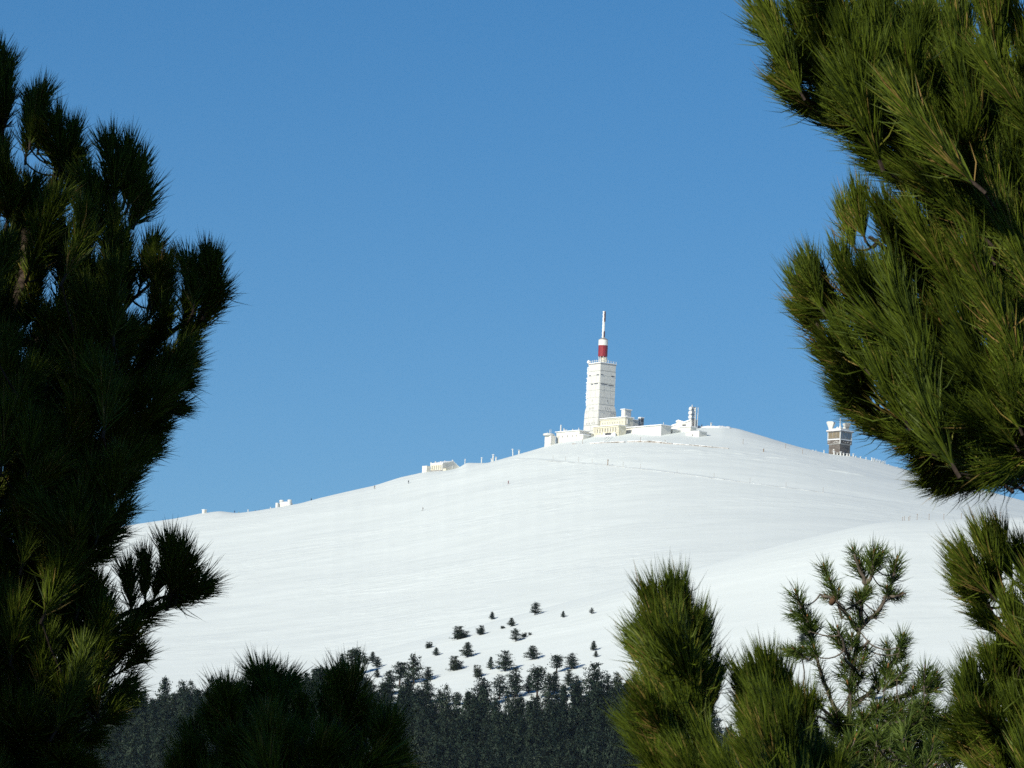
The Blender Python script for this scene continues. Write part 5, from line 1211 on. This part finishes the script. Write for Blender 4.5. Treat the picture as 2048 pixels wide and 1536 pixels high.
for t, b in [((1700, 1078), (1722, 1142)), ((1708, 1100), (1731, 1165)), ((1754, 1072), (1745, 1135)), ((1775, 1082), (1752, 1135)), ((1762, 1100), (1742, 1155)), ((1745, 1085), (1740, 1145)), ((1798, 1092), (1788, 1150)), ((1796, 1115), (1782, 1172)), ((1772, 1155), (1776, 1195)), ((1822, 1183), (1782, 1194)), ((1810, 1188), (1772, 1196)),
             ((1640, 1108), (1657, 1160)), ((1650, 1135), (1668, 1190)), ((1632, 1185), (1664, 1196)), ((1680, 1162), (1674, 1200)), ((1700, 1170), (1722, 1200)), ((1715, 1170), (1722, 1215)), ((1745, 1172), (1726, 1200)), ((1752, 1165), (1726, 1195)), ((1690, 1190), (1718, 1220)), ((1712, 1200), (1720, 1245)), ((1690, 1220), (1716, 1258)),
             ((1580, 1160), (1602, 1215)), ((1590, 1190), (1615, 1245)), ((1562, 1213), (1610, 1240)), ((1605, 1210), (1624, 1270)), ((1625, 1220), (1626, 1280)), ((1610, 1250), (1630, 1300)), ((1618, 1272), (1636, 1320)), ((1585, 1240), (1620, 1265)), ((1550, 1292), (1592, 1312)), ((1570, 1288), (1606, 1312)), ((1590, 1285), (1622, 1310)), ((1560, 1300), (1600, 1313)),
             ((1668, 1230), (1680, 1290)), ((1660, 1260), (1684, 1300)), ((1700, 1245), (1704, 1300)), ((1680, 1260), (1692, 1310)), ((1715, 1265), (1712, 1310)), ((1695, 1285), (1700, 1335)), ((1675, 1310), (1695, 1345)), ((1740, 1275), (1726, 1325)), ((1736, 1300), (1718, 1340)), ((1700, 1310), (1704, 1350)), ((1665, 1330), (1698, 1365)), ((1720, 1320), (1708, 1365)), ((1740, 1330), (1712, 1370)), ((1690, 1345), (1702, 1390)), ((1715, 1350), (1708, 1390)),
             ((1812, 1245), (1798, 1300)), ((1820, 1262), (1796, 1310)), ((1770, 1268), (1782, 1325)), ((1805, 1285), (1790, 1330)), ((1818, 1292), (1788, 1325)), ((1762, 1300), (1768, 1350)), ((1780, 1310), (1772, 1360)), ((1750, 1320), (1752, 1372)), ((1828, 1320), (1790, 1360)), ((1820, 1335), (1780, 1372)), ((1795, 1335), (1772, 1372)),
             ((1856, 1308), (1848, 1375)), ((1885, 1325), (1858, 1375)), ((1895, 1345), (1862, 1385)), ((1870, 1330), (1850, 1385)), ((1840, 1340), (1835, 1388)), ((1895, 1370), (1850, 1388)), ((1830, 1360), (1822, 1395)), ((1820, 1385), (1800, 1420))]:
    p.px_tuft(t, b, p.rnd.uniform(-.12, .06), p.rnd.uniform(-.04, .03))
p.fill([(1720, 1400), (1760, 1385), (1830, 1400), (1890, 1400), (1910, 1440), (1910, 1590), (1740, 1590), (1715, 1500)], (-.2, -.08, .03), 30, (0.09, 0.15), 0.5, 150)
p.fill([(1585, 1360), (1620, 1380), (1680, 1400), (1690, 1470), (1640, 1500), (1590, 1440)], (-.15, 0), 36, (0.09, 0.16), 0.5, 40)
# long sparse needles along the bare stems
for (x, y, u, v) in [(1748, 1232, .6, -.6), (1768, 1203, .4, -.8), (1786, 1160, .2, -1), (1662, 1402, -.3, -.9), (1645, 1355, -.3, -.9), (1635, 1330, -.3, -.9), (1772, 1352, .4, -.8), (1740, 1385, .7, -.7), (1672, 1200, -.3, -.9), (1805, 1392, .9, -.2), (1845, 1382, .9, -.3), (1606, 1220, -.3, -.9), (1597, 1313, -1, .1), (1780, 1412, .8, -.5), (1704, 1400, .1, -1), (1703, 1440, .0, -1)]:
    n = math.hypot(u, v); a = at(x + u / n * 40, y + v / n * 40, 15.98); b = at(x - u / n * 40, y - v / n * 40, 15.98); p.tuft(a, (a - b).normalized(), (a - b).length, STARS)
p.finish()
m = MB(); c = at(1666, 1201, 15.9) - p.o
m.lathe([(0, -0.020), (0.010, -0.017), (0.0155, -0.004), (0.0135, 0.008), (0.007, 0.018), (0, 0.021)], 10); o = m.build('pine_cone', M['cone'], p.root, True); o.location = c; o.rotation_euler = (0.6, 0.5, 0); o.scale = (0.62, 0.62, 0.85)

# ---- neighbours standing outside the view at the left, whose crowns shade the left pines
def side_pine(x, y, H, rad, low, label, seed, n=150, gap=None):
    rnd = random.Random(seed); z0 = hgt(x, y); o = Vector((x, y, z0))
    root = empty('pine_tree', o, label, 'tree', 'pines standing beside the view')
    m = MB(); m.tube([(0, 0, -0.2), (0.03, 0, H * 0.4), (0, 0.04, H * 0.75), (0, 0, H * 0.97)], [0.11, 0.085, 0.045, 0.01], 9); m.build('trunk', M['bark'], root, True)
    nb = 22
    for i in range(nb):
        f = (i + 0.5) / nb; h = low + (H - low) * f; a = i * 2.4 + rnd.uniform(-.4, .4)
        if gap and gap[0] < h < gap[1] and -0.777 * math.cos(a) + 0.63 * math.sin(a) > 0.05: continue
        L = rad * (1 - f) ** 0.6 * rnd.uniform(0.8, 1.1) + 0.15
        tip = Vector((math.cos(a) * L, math.sin(a) * L, h + L * 0.35)); st = Vector((0, 0, h))
        m = MB(); m.tube([st, st.lerp(tip, 0.5) - Vector((0, 0, 0.05)), tip], [0.02, 0.014, 0.006], 6)
        b = m.build('branch', M['bark'], root, True)
        for j in range(max(3, int(n / nb))):
            g = rnd.uniform(0.25, 1.0); q = st.lerp(tip, g) + Vector((rnd.gauss(0, .12), rnd.gauss(0, .12), rnd.gauss(0, .05)))
            d = Vector((math.cos(a) * .5 + rnd.gauss(0, .4), math.sin(a) * .5 + rnd.gauss(0, .4), 0.8)).normalized()
            x_ = d.cross(Vector((1, 0, 0.2))).normalized(); y_ = d.cross(x_)
            t = link('needle_shoot', rnd.choice(LONG)[0], b); mt = Matrix(((x_.x, y_.x, d.x), (x_.y, y_.y, d.y), (x_.z, y_.z, d.z))).to_4x4() @ Matrix.Scale(2.1, 4); mt.translation = q; t.matrix_local = mt
side_pine(-4.3, 13.4, 8.6, 1.7, 2.2, 'tall pine out of view at the left whose crown shades the left pine', 31, 700, (5.2, 6.1))
side_pine(-5.3, 12.2, 10.2, 1.7, 6.5, 'slender tall pine out of view between the other two at the left', 34, 360)
side_pine(-6.3, 10.8, 11.2, 1.7, 7.6, 'tallest pine out of view far to the left', 33, 420)
side_pine(-3.25, 9.4, 5.5, 1.15, 1.6, 'shorter pine out of view at the left beside the tall one', 32, 380)

# ------------------------------------------------------------------ the air
def haze():
    m = bpy.data.materials.new('haze'); m.use_nodes = True; n = m.node_tree.nodes; n.clear()
    o = n.new('ShaderNodeOutputMaterial'); v = n.new('ShaderNodeVolumePrincipled')
    v.inputs['Color'].default_value = (0.62, 0.80, 1.0, 1); v.inputs['Density'].default_value = 2.0e-5; v.inputs['Anisotropy'].default_value = 0.0
    m.node_tree.links.new(v.outputs[0], o.inputs['Volume'])
    MB().box(-5300, 5300, -5300, 5300, -17, 480).build('haze', m)['kind'] = 'stuff'
haze()
